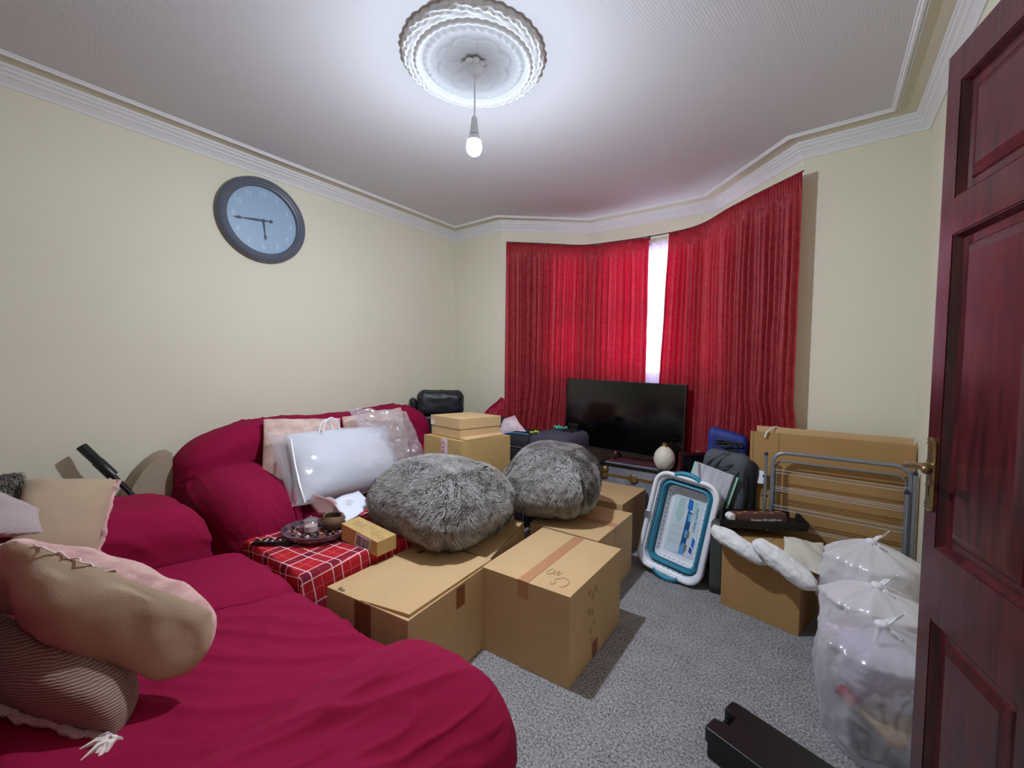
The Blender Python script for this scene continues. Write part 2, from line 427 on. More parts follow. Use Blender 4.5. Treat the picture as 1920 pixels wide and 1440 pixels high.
for i in range(NR+1):
    row = []
    for k in range(NA):
        t = 2*math.pi*k/NA; rm = .290+.0065*abs(math.sin(22*t))
        r = .012+(rm-.012)*(i/NR); row.append(bm.verts.new((r*math.cos(t), r*math.sin(t), -h_rose(min(r/rm*.293, .293), t))))
    g.append(row)
edge = [bm.verts.new((v.co.x, v.co.y, 0)) for v in g[-1]]; g.append(edge)
for a, b in zip(g, g[1:]):
    for k in range(NA): bm.faces.new([a[k], a[(k+1) % NA], b[(k+1) % NA], b[k]])
bm.faces.new(g[0])
obj('medallion', bm, WHITE, rose, smooth=True, angle=55)
bm = BM()
for k in range(8):
    t = 2*math.pi*k/8+.2; c = Vector((.036*math.cos(t), .036*math.sin(t), -.026))
    bmesh.ops.create_uvsphere(bm, u_segments=10, v_segments=6, radius=.017, matrix=Matrix.Translation(c) @ Matrix.Diagonal((1, 1, .55, 1)))
obj('petal_boss', bm, WHITE, rose, smooth=True)
pen = thing('pendant_light', 'bare lit bulb hanging on white cord from ceiling rose', 'light', (BULB[0], BULB[1], ZC))
bm = BM(); lathe(bm, [(.034, -.028), (.034, -.05), (.028, -.062), (.010, -.068)], 24); obj('ceiling_cup', bm, WHITEP, pen, smooth=True)
bz = BULB[2]-ZC
bm = BM(); tube(bm, smoothpath([(0, 0, -.066), (.001, 0, -.15), (0, .001, bz+.115)], 4), .0032, 8); obj('cord', bm, WHITEP, pen, smooth=True)
bm = BM(); lathe(bm, [(.005, .125), (.012, .118), (.014, .1), (.0145, .085), (.017, .083), (.017, .062), (.0195, .06), (.0195, .050)][::-1], 20, (0, 0, bz)); obj('lamp_holder', bm, WHITEP, pen, smooth=True)
bm = BM(); lathe(bm, [(.014, .052), (.020, .045), (.027, .03), (.029, .022)][::-1], 24, (0, 0, bz)); bb = obj('bulb_base', bm, WHITEP, pen, smooth=True)
EM = mat('lit_bulb_glass', (235, 245, 255), .3, emit=(230, 240, 255), es=2600)
bm = BM(); lathe(bm, [(.002, -.036), (.014, -.033), (.024, -.026), (.030, -.014), (.0322, -.006)], 24, (0, 0, bz-.002), cap=False)
bulb = obj('bulb', bm, EM, pen, smooth=True)
bm = BM(); lathe(bm, [(.0322, -.006), (.0325, .002), (.031, .012), (.028, .024)], 24, (0, 0, bz-.002), cap=False)
obj('bulb_shoulder', bm, mat('dimmer_bulb_shoulder', (235, 245, 255), .3, emit=(205, 230, 255), es=235), pen, smooth=True)

# ------------------------------------------------------------------ curtains, rail, net
RAIL = smoothpath([(-2.26, 2.90, 2.335), (-2.0, 3.09, 2.325), (-1.72, 3.30, 2.315), (-1.45, 3.345, 2.31), (-1.1, 3.36, 2.305), (-.78, 3.32, 2.31), (-.5, 3.10, 2.33), (-.125, 2.85, 2.355)], 8)
bm = BM(); tube(bm, RAIL, .004, 6)
rail = obj('curtain_rail', bm, BLACKM, None, smooth=True)
tag(rail, 'thin black curtain rail bent around the bay above the curtains', 'curtain rail')
bm = BM(); box(bm, (-1.155, 3.355, 2.275), (-1.150, 3.37, 2.312)); obj('hook', bm, BLACKM, rail)
def railpt(s):
    # s in 0..1 by arc length
    L = [0]
    for a, b in zip(RAIL, RAIL[1:]): L.append(L[-1]+(b-a).length)
    d = s*L[-1]
    for i in range(len(RAIL)-1):
        if L[i+1] >= d or i == len(RAIL)-2:
            t = (d-L[i])/(L[i+1]-L[i]); p = RAIL[i].lerp(RAIL[i+1], t); tg = (RAIL[i+1]-RAIL[i]).normalized(); return p, Vector((tg.y, -tg.x, 0))
def curtain(name, s0, s1, zb, npl, label, lean=None, seed=0):
    g = []; NU, NV = 420, 46
    for j in range(NV+1):
        v = j/NV; row = []
        for i in range(NU+1):
            u = i/NU; s = s0+(s1-s0)*u
            if lean: s = lean(u, v, s)
            p, n = railpt(min(max(s, 0), 1))
            top = p.z-.035+.006*nz((u*30, 0, 0), 1, seed)
            z = top+.028-(top-zb)*v
            ph = 2*math.pi*npl*(u+.012*nz((u*5, v*1.5, seed), 1, 2))
            amp = .006+.013*min(1, v*5)
            am = .65+.7*abs(nz((u*9, 0, seed), 1, 4))
            off = amp*am*(math.sin(ph)+.35*math.sin(ph*2.3+seed))
            if v < .06: off = .006*math.sin(ph*2.6)+.002
            off += .022*nz((u*7, v*3, seed), 1, 6)*v+.006*nz((u*26, v*16, seed), 1, 8)*(.3+v)
            if p.x > -.42: off -= .035*min(1, max(0, 1.05-z)/.12)*min(1, (p.x+.42)/.1)
            q = p+n*(.012+off); row.append(Vector((q.x, q.y, z)))
        g.append(row)
    bm = sheet(g); o = obj(name, bm, CURT, None, smooth=True, angle=180)
    md = o.modifiers.new('thickness', 'SOLIDIFY'); md.thickness = .0012
    tag(o, label, 'curtain', 'red curtains across the bay window'); return o
c1 = curtain('curtain', .0, .512, .60, 21, 'left red damask curtain, pushed aside by the luggage at its lower corner',
        lean=lambda u, v, s: s-.03*max(0, v-.75)*(1-u)*3 if u > .12 else s, seed=1)
c2 = curtain('curtain', .578, 1.0, .42, 23, 'right red damask curtain, behind the television and the cardboard sheets',
        lean=lambda u, v, s: s-.022*(1-u)**4*math.sin(min(v*1.1, 1)*math.pi/2), seed=5)
# loose lower corner of the left curtain draped over a bag in the corner
g = []
for j in range(21):
    v = j/20; row = []
    for i in range(25):
        u = i/24
        p = Vector((-2.28-.13*math.sin(v*2.6)*(1-u)+.03*u, 2.84-.06*math.sin(v*3)*(1-u)+.05*u, .94-.28*v+.03*math.sin(u*3)))
        p += Vector((.3, -1, 0)).normalized()*(.014*math.sin(u*21+v*2)+.02*nz((u*4, v*4, 0), 1, 3)); row.append(p)
    g.append(row)
fl = obj('drape_corner', sheet(g), CURT, c1, smooth=True, angle=180)
# net curtain behind
g = []
for j in range(25):
    v = j/24; row = []
    for i in range(261):
        u = i/260; p, n = railpt(.03+.94*u)
        q = p-n*(.045+.010*math.sin(u*190)+.006*math.sin(u*67)); row.append(Vector((q.x, q.y, 2.262-1.16*v)))
    g.append(row)
net = obj('net_curtain', sheet(g), NET, None, smooth=True, angle=180)
tag(net, 'white sheer net curtain seen in the gap between the red curtains', 'net curtain')
bm = BM(); tube(bm, [p-railpt(i/(len(RAIL)-1))[1]*.075-Vector((0, 0, .055)) for i, p in enumerate(RAIL) if 3 < i < len(RAIL)-7], .011, 6)
MAUVE = mat('mauve_pole', (110, 66, 84), .5)
o = obj('net_curtain_pole', bm, MAUVE, None, smooth=True); tag(o, 'mauve pole carrying the net curtain at top of the gap', 'curtain pole')
MOT = mat('grey_motif', (150, 140, 165), .8); bm = BM()
for (s, z) in ((.545, 2.16), (.53, 2.07), (.52, 1.93), (.548, 1.86), (.535, 1.6), (.527, 1.5), (.55, 1.4), (.522, 1.3), (.54, 1.24)):
    p, n = railpt(s); t = n.cross(Vector((0, 0, 1)))
    M = frame(p-n*.03-Vector((0, 0, p.z-z)), t, (0, 0, 1)); tube(bm, [M @ Vector((.006*math.cos(a), .006*math.sin(a), 0)) for a in [k*math.pi/3 for k in range(6)]], .0012, 4, closed=True)
obj('flower_motif', bm, MOT, net)['kind'] = 'stuff'

# ------------------------------------------------------------------ door (open, at the right)
dd = Vector((.251, -.968, 0)).normalized()
DM = frame((.216, 1.441, 0), dd, (0, 0, 1))     # x along leaf, y up, z = x cross y
# the visible face looks towards -X: choose normal so that +z points into the room
zz = dd.cross(Vector((0, 0, 1))); sgn = 1 if zz.x < 0 else -1
W, HT, T = .735, 1.995, .04
def DB(bm, x0, x1, z0, z1, d0, d1):
    """box in door space, d = depth, 0 = visible face, negative = into leaf"""
    box(bm, (x0, z0, min(d0*sgn, d1*sgn)), (x1, z1, max(d0*sgn, d1*sgn)), DM)
rows = [(.18, .653), (.825, 1.566), (1.648, 1.915)]; cols = [(.052, .335), (.400, .683)]
bm = BM()
for a, b in ((0, .052), (.683, W)): DB(bm, a, b, 0.008, HT, 0, -T)
DB(bm, .335, .400, .008, HT, 0, -T)
for x0, x1 in cols:
    for z0, z1 in ((.008, .18), (.653, .825), (1.566, 1.648), (1.915, HT)): DB(bm, x0, x1, z0, z1, 0, -T)
door = struct('door_1', bm, WOOD)
for x0, x1 in cols:
    for z0, z1 in rows:
        # moulding and raised field
        bm = BM()
        def ring(i, d): return [bm.verts.new(DM @ Vector((x, z, d*sgn))) for x, z in ((x0+i, z0+i), (x1-i, z0+i), (x1-i, z1-i), (x0+i, z1-i))]
        rs = [ring(0, -.002), ring(.004, -.001), ring(.010, -.012), ring(.012, -.016)]
        for a, b in zip(rs, rs[1:]):
            for k in range(4): bm.faces.new([a[k], a[(k+1) % 4], b[(k+1) % 4], b[k]])
        obj('panel_moulding', bm, WOOD, door)
        bm = BM()
        rs = [ring(.012, -.016), ring(.030, -.016), ring(.034, -.013), ring(.055, -.006)]
        for a, b in zip(rs, rs[1:]):
            for k in range(4): bm.faces.new([a[k], a[(k+1) % 4], b[(k+1) % 4], b[k]])
        bm.faces.new(rs[-1]); DB(bm, x0, x1, z0, z1, -.018, -T+.012)
        obj('panel', bm, WOOD, door)
hd = obj('door_handle', BM(), BRASS, door)
def DP(x, z, d): return DM @ Vector((x, z, d*sgn))
bm = BM(); pts = []
pcx, ph = .030, .0175
for k in range(13): a = math.pi*k/12; pts.append((pcx+ph*math.cos(a), 1.070+ph*math.sin(a)))
for k in range(13): a = math.pi+math.pi*k/12; pts.append((pcx+ph*math.cos(a), .925+ph*math.sin(a)))
a_ = [bm.verts.new(DP(x, z, .0002)) for x, z in pts]; b_ = [bm.verts.new(DP(x, z, .005)) for x, z in pts]; c_ = [bm.verts.new(DP(pcx+(x-pcx)*.75, 1+(z-1)*.95, .007)) for x, z in pts]
n = len(pts)
for A, B in ((a_, b_), (b_, c_)):
    for k in range(n): bm.faces.new([A[k], A[(k+1) % n], B[(k+1) % n], B[k]])
bm.faces.new(c_); obj('back_plate', bm, BRASS, door, smooth=True)
bm = BM(); peri = smoothpath([(x, z, 0) for x, z in pts]+[(pts[0][0], pts[0][1], 0)], 3)
acc = 0; last = None
for q in peri:
    if last is None or (q-last).length > .0042:
        bmesh.ops.create_icosphere(bm, subdivisions=1, radius=.0021, matrix=Matrix.Translation(DP(q.x, q.y, .0055))); last = q.copy()
obj('beaded_rim', bm, BRASS, door, smooth=True)
bm = BM(); lathe(bm, [(.003, 0), (.003, .0015)], 12, M=frame(DP(pcx, .968, .0065), dd, (0, 0, 1)), cap=True); DB(bm, pcx-.0015, pcx+.0015, .945, .968, .006, .0078); obj('keyhole', bm, BLACKM, door)
bm = BM()
lv = smoothpath([DP(pcx, 1.016, .006), DP(pcx, 1.016, .02), DP(pcx, 1.017, .042), DP(pcx+.004, 1.018, .052), DP(pcx+.02, 1.018, .058), DP(pcx+.045, 1.024, .057), DP(pcx+.075, 1.030, .055), DP(pcx+.098, 1.026, .054)], 4)
n = len(lv); tube(bm, lv, [.011-.003*min(1, i/6) if i < 10 else .0085-.002*math.sin((i-10)/(n-10)*3.1) for i in range(n)], 12)
bmesh.ops.create_uvsphere(bm, u_segments=12, v_segments=8, radius=.0105, matrix=Matrix.Translation(lv[-1]))
obj('lever', bm, BRASS, door, smooth=True)
bm = BM(); DB(bm, -.001, 0, .92, 1.08, -.008, -.03); obj('latch_plate', bm, BRASS, door)
bpy.data.objects.remove(hd)
# door lining round the doorway (behind the camera's right shoulder)
bm = BM(); box(bm, (.37, -.13, 0), (.55, -.10, 2.02)); box(bm, (.37, .74, 0), (.55, .765, 2.02)); box(bm, (.37, -.13, 1.995), (.55, .765, 2.025)); struct('trim_22', bm, WOOD)

# ------------------------------------------------------------------ wall clock
ck = thing('wall_clock', 'large round dark grey wall clock with pale blue face', 'clock', (-2.93, 1.19, 2.165), (0, R(90), 0))
GREYF = mat('dark_grey_clock_rim', (92, 98, 110), .35); FACE = mat('pale_blue_face', (150, 176, 200), .4, coat=.3); NUM = mat('pale_numerals', (190, 212, 228), .5)
bm = BM(); lathe(bm, [(.262, .0), (.266, .02), (.262, .034), (.245, .046), (.232, .05), (.223, .046), (.220, .038), (.214, .036), (.210, .028), (.207, .026)], 72, cap=False); obj('rim', bm, GREYF, ck, smooth=True)
bm = BM(); lathe(bm, [(.21, .004), (.21, .016)], 64); obj('face', bm, FACE, ck)
# local x -> world -Z after rotation, so face coordinates: up = -x, right = +y (seen from the room, +Y is to the right)
def CP(r_, up_, z): return Matrix(((0, -1, 0, -up_), (1, 0, 0, r_), (0, 0, 1, z), (0, 0, 0, 1)))
for k in range(12):
    h = k+1; a = R(30*h); text(str(h), .046, CP(.169*math.sin(a), .169*math.cos(a), .0165), NUM, ck, 'numeral')
DK = mat('dark_clock_hand', (58, 68, 84), .5)
def hand(name, ang, ln, tail, z, w_):
    bm = BM(); d = Vector((-math.cos(ang), math.sin(ang), 0)); s = Vector((-d.y, d.x, 0))
    prof = [(-tail, .0018), (0, .005), (ln*.3, w_), (ln*.72, .0025), (ln*.8, .009), (ln*.86, .006), (ln, .0006)]
    L_ = [bm.verts.new(d*x+s*y+Vector((0, 0, z))) for x, y in prof]; R_ = [bm.verts.new(d*x-s*y+Vector((0, 0, z))) for x, y in prof]
    L2 = [bm.verts.new(v.co+Vector((0, 0, .0015))) for v in L_]; R2 = [bm.verts.new(v.co+Vector((0, 0, .0015))) for v in R_]
    for i in range(len(prof)-1): bm.faces.new([L_[i], L_[i+1], R_[i+1], R_[i]]); bm.faces.new([L2[i], R2[i], R2[i+1], L2[i+1]]); bm.faces.new([L_[i], L2[i], L2[i+1], L_[i+1]]); bm.faces.new([R_[i], R_[i+1], R2[i+1], R2[i]])
    lathe(bm, [(.011, z-.0005), (.011, z+.002)], 16)
    if tail > .03: lathe(bm, [(.010, z-.0005), (.010, z+.002)], 16, c=tuple(d*-tail))
    obj(name, bm, DK, ck)
hand('minute_hand', R(263), .174, .045, .0215, .0065); hand('hour_hand', R(174), .124, .0, .0185, .005)

# ------------------------------------------------------------------ sofas in crimson stretch covers
def wrk(amp, sc, dirv, seed, stretch=6):
    d = Vector(dirv).normalized()
    def f(c, n):
        q = c-d*c.dot(d)*(1-1/stretch)
        w_ = c+Vector((nz(c, 4, seed+8), nz(c, 4, seed+9), nz(c, 4, seed+10)))*.05; q = w_-d*w_.dot(d)*(1-1/stretch)
        m_ = .35+.65*max(0, min(1, .5+1.6*nz(c, 2.6, seed+12)))
        h = (max(0, ridge(q, sc, seed))**4*amp+max(0, ridge(q, sc*2.4, seed+2))**4*amp*.45)*m_+nz(c, 3, seed+4)*amp*.9
        return c+n*h
    return f
def soft(name, c, half, r, parent, m=None, n=26, amp=.010, sc=5, d=(1, 0, 0), seed=0, rot=None, post=None):
    f0 = wrk(amp, sc, d, seed)
    def f(p, nn):
        p = f0(p, nn)
        return post(p) if post else p
    o = obj(name, rbox(half, r, n, f), m or COVER, parent, smooth=True, angle=180)
    o.location = c
    if rot: o.rotation_euler = rot
    return o
s2 = thing('sofa', 'two-seat sofa under crimson stretch cover in the foreground, beige cushions on it', 'sofa', (0, 0, 0), group=None)
soft('base', (-1.45, .24, .19), (.98, .43, .165), .06, s2, n=18, amp=.004, seed=1)
def seatpost(p): return Vector((p.x, p.y, p.z-.04*max(0, p.y/.36)**2))
soft('seat', (-1.79, .36, .375), (.265, .385, .095), .075, s2, n=56, amp=.013, sc=7, d=(.25, 1, 0), seed=3, post=seatpost)
soft('seat', (-1.175, .36, .372), (.375, .385, .095), .075, s2, n=70, amp=.016, sc=8, d=(1, .9, 0), seed=5, post=seatpost)
def armR(p):
    z = p.z
    k = max(0, (p.y-.05)/.40)
    p = Vector((p.x*(1-.10*max(0, -z/.3)), p.y, z-.055*k*k+.02*math.cos(p.x*7)))
    return p
soft('arm', (-.658, .31, .305), (.20, .415, .305), .145, s2, n=80, amp=.016, sc=8, d=(.35, 1, .1), seed=11, post=armR)
def armL(p):
    k = max(0, (p.y-.0)/.36); return Vector((p.x, p.y, p.z-.05*k*k))
soft('arm', (-2.28, .245, .34), (.255, .385, .34), .13, s2, n=56, amp=.013, sc=7, d=(.3, 1, .1), seed=15, post=armL)
soft('backrest', (-1.45, -.16, .47), (1.0, .15, .41), .12, s2, n=30, amp=.008, d=(1, 0, 0), seed=17)
BARE = mat('beige_upholstery', (170, 152, 130), .85, var=.08, vscale=8)
s1 = thing('sofa', 'long crimson-covered sofa standing against the left wall, pillows on its seat', 'sofa')
soft('base', (-2.53, 1.53, .17), (.32, .84, .15), .05, s1, n=12, amp=.003, seed=21)
soft('seat', (-2.45, 1.55, .345), (.255, .58, .085), .06, s1, n=24, amp=.007, d=(1, .3, 0), seed=23)
def backp(p):
    y = p.y; k = max(0, (-y-.22)/.62); e = max(0, (y-.55)/.3)
    top = max(0, (p.z+.1)/.3)
    return Vector((p.x, y, p.z-top*(.10*k*k+.09*e*e)-.012*math.cos(y*5)*top))
soft('backrest', (-2.74, 1.52, .60), (.16, .86, .315), .13, s1, n=60, amp=.012, sc=6, d=(0, .4, 1), seed=25, post=backp)
def armF(p):
    k = max(0, p.x/.40); return Vector((p.x, p.y*(1-.10*k)+.03*k, p.z-.11*max(0, k)*(p.z > -.2)-.02))
soft('arm', (-2.50, .865, .36), (.405, .195, .36), .155, s1, n=56, amp=.012, sc=6, d=(1, .1, -.4), seed=29, post=armF)
soft('arm', (-2.50, 2.22, .30), (.24, .13, .31), .10, s1, n=18, amp=.006, d=(1, 0, 0), seed=31)
bm = BM()
pts = [(.66, .10), (.66, .765), (.63, .762), (.60, .748), (.57, .724), (.54, .69), (.51, .64), (.48, .57), (.46, .45), (.45, .10)]
Mx = Matrix(((0, 0, 1, 0), (1, 0, 0, 0), (0, 1, 0, 0), (0, 0, 0, 1)))
prism(bm, pts, -2.90, -2.76, Mx); o = obj('uncovered_side', bm, BARE, s1, smooth=True, angle=30); o['label'] = 'beige uncovered rounded side'

# ------------------------------------------------------------------ cardboard boxes
def cbox(name, label, foot, z0, z1, seam='Y', cm=None, tm=None, group=None, tape=True, drop=(1, 1), tw=.05, open_=0, lid=None):
    cm = cm or CARD; tm = tm or TAPE
    c = sum((Vector((*p, 0)) for p in foot), Vector())/4
    o = thing(name, label, 'box', (c.x, c.y, z0), group=group)
    F = [Vector((p[0]-c.x, p[1]-c.y, 0)) for p in foot]; h = z1-z0
    bm = BM(); hexa(bm, F, [p*1.0+Vector((0, 0, h-.006)) for p in F]); obj('box_body', bm, cm, o, bevel=.002)
    def bl(u, v, z): q = F[0].lerp(F[1], u).lerp(F[3].lerp(F[2], u), v); return Vector((q.x, q.y, z))
    g = .0035
    for k, (a, b) in enumerate(((0, .5), (.5, 1))):
        bm = BM(); zt = h+(.006*open_ if k else 0)
        if seam == 'Y': q = [(a+(g if k else 0), 0), (b-(0 if k else g), 0), (b-(0 if k else g), 1), (a+(g if k else 0), 1)]
        else: q = [(0, a+(g if k else 0)), (1, a+(g if k else 0)), (1, b-(0 if k else g)), (0, b-(0 if k else g))]
        lo = [bl(u, v, h-.0055) for u, v in q]; hi = [bl(u, v, h-.001+.0) for u, v in q]
        if open_:
            if seam == 'Y': 
                for i in ((1, 2) if k == 0 else (0, 3)): hi[i].z += .012*open_; lo[i].z += .012*open_
            else:
                for i in ((2, 3) if k == 0 else (0, 1)): hi[i].z += .012*open_; lo[i].z += .012*open_
        hexa(bm, lo, hi); obj('flap', bm, cm, o)
    if tape:
        W_ = (F[1]-F[0]).length if seam == 'Y' else (F[3]-F[0]).length
        t = tw/2/W_; bm = BM()
        def tp(s, v, z, off=0):
            q = bl(.5+s*t, v, z) if seam == 'Y' else bl(v, .5+s*t, z)
            if off: q += ((F[3]-F[0]) if seam == 'Y' else (F[1]-F[0])).normalized()*off
            return q
        z_ = h+.0004+(.012*open_); rows_ = []
        if drop[0]: rows_.append((0, h-.075, -.0012))
        rows_ += [(0, z_, -.0012), (.5, z_, 0), (1, z_, .0012)]
        if drop[1]: rows_.append((1, h-.075, .0012))
        A = [(bm.verts.new(tp(-1, v, z, of)), bm.verts.new(tp(1, v, z, of))) for v, z, of in rows_]
        for p, q in zip(A, A[1:]): bm.faces.new([p[0], p[1], q[1], q[0]])
        ob = obj('tape', bm, tm, o)
    o['_h'] = h
    return o, bl, h
INK = mat('faint_marker', (172, 148, 106), .8); INKD = mat('dark_print', (52, 48, 44), .8); REDP = mat('red_print', (176, 44, 60), .7)
LABEL = mat('white_label', (226, 222, 224), .5)
bA, blA, hA = cbox('cardboard_box', 'cardboard box with overlapping top flap, touching the sofa arm and the plaid cloth', [(-1.545, .845), (-1.115, .90), (-1.165, 1.425), (-1.575, 1.37)], 0, .365, 'Y', tm=CARD, open_=0)
bm = BM(); hexa(bm, [blA(.45, .0, hA), blA(.98, .03, hA), blA(.99, .98, hA), blA(.45, .98, hA)], [blA(.45, .0, hA+.003), blA(.98, .03, hA+.012), blA(.99, .98, hA+.010), blA(.45, .98, hA+.003)])
obj('flap', bm, CARD, bA)
def strip(bm, bl, u0, u1, h, z, v=0, off=-.002):
    d = (bl(0, 1, 0)-bl(0, 0, 0)).normalized()*off if v == 0 else Vector((0, 0, 0))
    bm.faces.new([bm.verts.new(q) for q in (bl(u0, v, z)+d, bl(u1, v, z)+d, bl(u1, v, h)+d, bl(u0, v, h)+d)])
bm = BM(); strip(bm, blA, .38, .58, .36, .13); obj('tape', bm, TAPE_D, bA)
dx = Vector((.0016, 0, 0)); bm = BM(); bm.faces.new([bm.verts.new(p+dx) for p in (blA(1, .50, .27), blA(1, .60, .27), blA(1, .60, .355), blA(1, .50, .355))]); obj('tape', bm, TAPE_D, bA)
bm = BM(); box(bm, (-.155, .12, hA+.0006), (-.150, .155, hA+.001)); obj('printed_bar', bm, INKD, bA)
bm = BM(); box(bm, (-.142, .125, hA+.0006), (-.128, .16, hA+.001)); obj('printed_bar', bm, INKD, bA)
text('fnn', .03, frame(blA(.16, .03, hA+.0005), (1, .1, 0), (0, 1, 0)), INKD, bA, 'marker_writing', .0002)
bB, blB, hB = cbox('cardboard_box', 'nearest square cardboard box, brown tape over its seam and down the front', [(-1.165, 1.345), (-.742, 1.372), (-.752, 1.90), (-1.195, 1.885)], 0, .368, 'Y')
bm = BM(); box(bm, (-.01, .06, hB+.0006), (.002, .064, hB+.0012)); obj('tape_crease', bm, TAPE_D, bB)
def scribble(parent, pts, r, m, name='marker_writing'):
    bm = BM(); tube(bm, smoothpath(pts, 4), r, 4); return obj(name, bm, m, parent)
def onB(u, v): q = blB(u, v, hB+.001); return q
scribble(bB, [onB(.62, .30), onB(.60, .24), onB(.63, .20), onB(.66, .24), onB(.65, .30), onB(.68, .22), onB(.70, .30), onB(.72, .22), onB(.74, .3)], .0011, INK)
scribble(bB, [onB(.74, .16), onB(.80, .22), onB(.87, .19), onB(.88, .12), onB(.84, .08)], .0011, INK)
scribble(bB, [onB(.72, .12), onB(.75, .08), onB(.77, .12), onB(.74, .15)], .0011, INK)
def onBs(v, z): q = blB(1, v, z); q.x += .0012; return q
for k, (v, z) in enumerate(((.30, .30), (.36, .27), (.42, .29), (.30, .22), (.36, .20), (.33, .13), (.40, .15), (.36, .08))):
    scribble(bB, [onBs(v, z), onBs(v+.03, z+.02), onBs(v+.035, z-.01), onBs(v+.06, z+.015)], .0009, INK)
bm = BM(); bm.faces.new([bm.verts.new(p+Vector((.0016, 0, 0))) for p in (blB(1, .40, 0.002), blB(1, .50, 0.002), blB(1, .50, .07), blB(1, .40, .07))]); obj('tape', bm, TAPE_D, bB)
bC, blC, hC = cbox('cardboard_box', 'taped cardboard box directly behind the nearest box, second fur pouf on it', [(-1.30, 1.915), (-.885, 1.925), (-.895, 2.43), (-1.32, 2.41)], 0, .362, 'X', tm=TAPE)
bD, blD, hD = cbox('cardboard_box', 'farthest floor cardboard box, between the trunk and the laundry basket', [(-1.45, 2.50), (-1.0, 2.53), (-1.0, 2.975), (-1.45, 2.965)], 0, .365, 'X', tm=CARD)
bE, blE, hE = cbox('cardboard_box', 'cardboard box with loose lifted flaps, under the larger fur pouf', [(-1.60, 1.44), (-1.215, 1.46), (-1.33, 1.905), (-1.62, 1.89)], 0, .345, 'X', tape=False, open_=1.2)
bm = BM(); hexa(bm, [blE(.72, .55, hE), blE(1.0, .50, hE+.002), blE(1.0, .98, hE+.01), blE(.72, .98, hE+.01)], [blE(.72, .55, hE+.004), blE(1.0, .50, hE+.014), blE(1.0, .98, hE+.022), blE(.72, .98, hE+.016)])
obj('flap', bm, CARD, bE)
cbox('cardboard_box', 'cardboard box underneath the box with the white and red label', [(-2.20, 1.95), (-1.80, 1.93), (-1.72, 2.33), (-2.16, 2.35)], 0, .38, 'X')
bL, blL, hL = cbox('cardboard_box', 'cardboard box with white and red label, right of the bagged pillow', [(-2.235, 1.945), (-1.835, 1.91), (-1.745, 2.31), (-2.15, 2.35)], .382, .76, 'Y', cm=CARD_Y, tape=False)
ST = mat('pink_white_sticker', (232, 206, 212), .4)
Ml = frame(blL(.57, 0, hL-.10)+Vector((0, -.0016, 0)), blL(1, 0, 0)-blL(0, 0, 0), (0, 0, 1))
bm = BM(); box(bm, (-.033, -.10, 0), (.033, .10, .0006), Ml); st = obj('sticker', bm, ST, bL)
Mr = Ml @ Matrix.Rotation(R(-90), 4, 'Z')
text('CHLE', .05, Mr @ Matrix.Translation((-.02, -.014, .0012)), REDP, bL, 'lettering', .0003)
text('PSI', .034, Mr @ Matrix.Translation((.066, .012, .0012)), REDP, bL, 'lettering', .0003)
# shoe-box style carton with an overlapping lid on top
F = [(-2.21, 1.985), (-1.885, 1.945), (-1.80, 2.27), (-2.12, 2.30)]
c = Vector((-2.0, 2.12, .762)); ub = thing('lidded_carton', 'flat lidded tan carton lying on top of the stacked boxes', 'box', c)
def sc(F, k): return [Vector((p[0]-c.x, p[1]-c.y, 0))*k for p in F]
bm = BM(); f = sc(F, .97); hexa(bm, f, [p+Vector((0, 0, .13)) for p in f]); obj('box_body', bm, CARD, ub, bevel=.0015)
bm = BM(); f = sc(F, 1.0); hexa(bm, [p+Vector((0, 0, .066)) for p in f], [p+Vector((0, 0, .136)) for p in f]); obj('lid', bm, mat('tan_lid', (206, 172, 124), .7, var=.05, vscale=6), ub, bevel=.002)
bm = BM(); q = sc(F, 1.003); a = q[0].lerp(q[1], .02); b = q[0].lerp(q[1], .14); bm.faces.new([bm.verts.new(p) for p in (a+Vector((0, 0, .072)), b+Vector((0, 0, .072)), b+Vector((0, 0, .105)), a+Vector((0, 0, .105)))]); obj('small_label', bm, LABEL, ub)
bm = BM(); f = sc(F, 1.0); hexa(bm, [f[1]*.99, f[1]*.99+Vector((.06, .0, .0)), f[2]*.99+Vector((.03, 0, 0)), f[2]*.99], [f[1]*.99+Vector((0, 0, .016)), f[1]*.99+Vector((.06, 0, .006)), f[2]*.99+Vector((.03, 0, .012)), f[2]*.99+Vector((0, 0, .02))])
obj('loose_flap', bm, mat('tan_lid', (0, 0, 0)), ub)

# parcel on the plaid cloth
TZ = .432
bm = BM(); P = thing('small_parcel', 'small brown parcel with barcode label at the edge of the plaid cloth', 'box')
top = [(-1.751, 1.030, 0.515), (-1.538, 1.073, 0.468), (-1.543, 1.179, 0.468), (-1.766, 1.131, 0.515)]
hexa(bm, [(p[0], p[1], z) for p, z in zip(top, (.437, .402, .402, .437))], top); obj('box_body', bm, CARD_Y, P, bevel=.0015)
a, b = Vector(top[0]), Vector(top[1]); xd = (b-a).normalized(); L_ = (b-a).length
Mp = frame(a+xd*L_*.60-Vector((0, 0, .040)), xd, (0, 0, 1))
bm = BM(); box(bm, (-.045, -.034, .0006), (.045, .034, .0012), Mp); lab = obj('barcode_label', bm, LABEL, P)
bm = BM(); x = -.036
while x < .036:
    w_ = random.choice((.0015, .0025, .004)); box(bm, (x, -.018, .0012), (x+w_, .026, .0016), Mp); x += w_+random.choice((.0015, .003))
o = obj('barcode', bm, INKD, lab); o['kind'] = 'stuff'
bm = BM(); Mt = frame(a.lerp(Vector(top[3]), .5)+xd*.06+Vector((0, 0, .0008)), xd, Vector(top[3])-a)
for k in range(5): box(bm, (-.03, -.018+k*.008, 0), (.03, -.014+k*.008, .0004), Mt)
o = obj('printed_panel', bm, INK, P); o['kind'] = 'stuff'
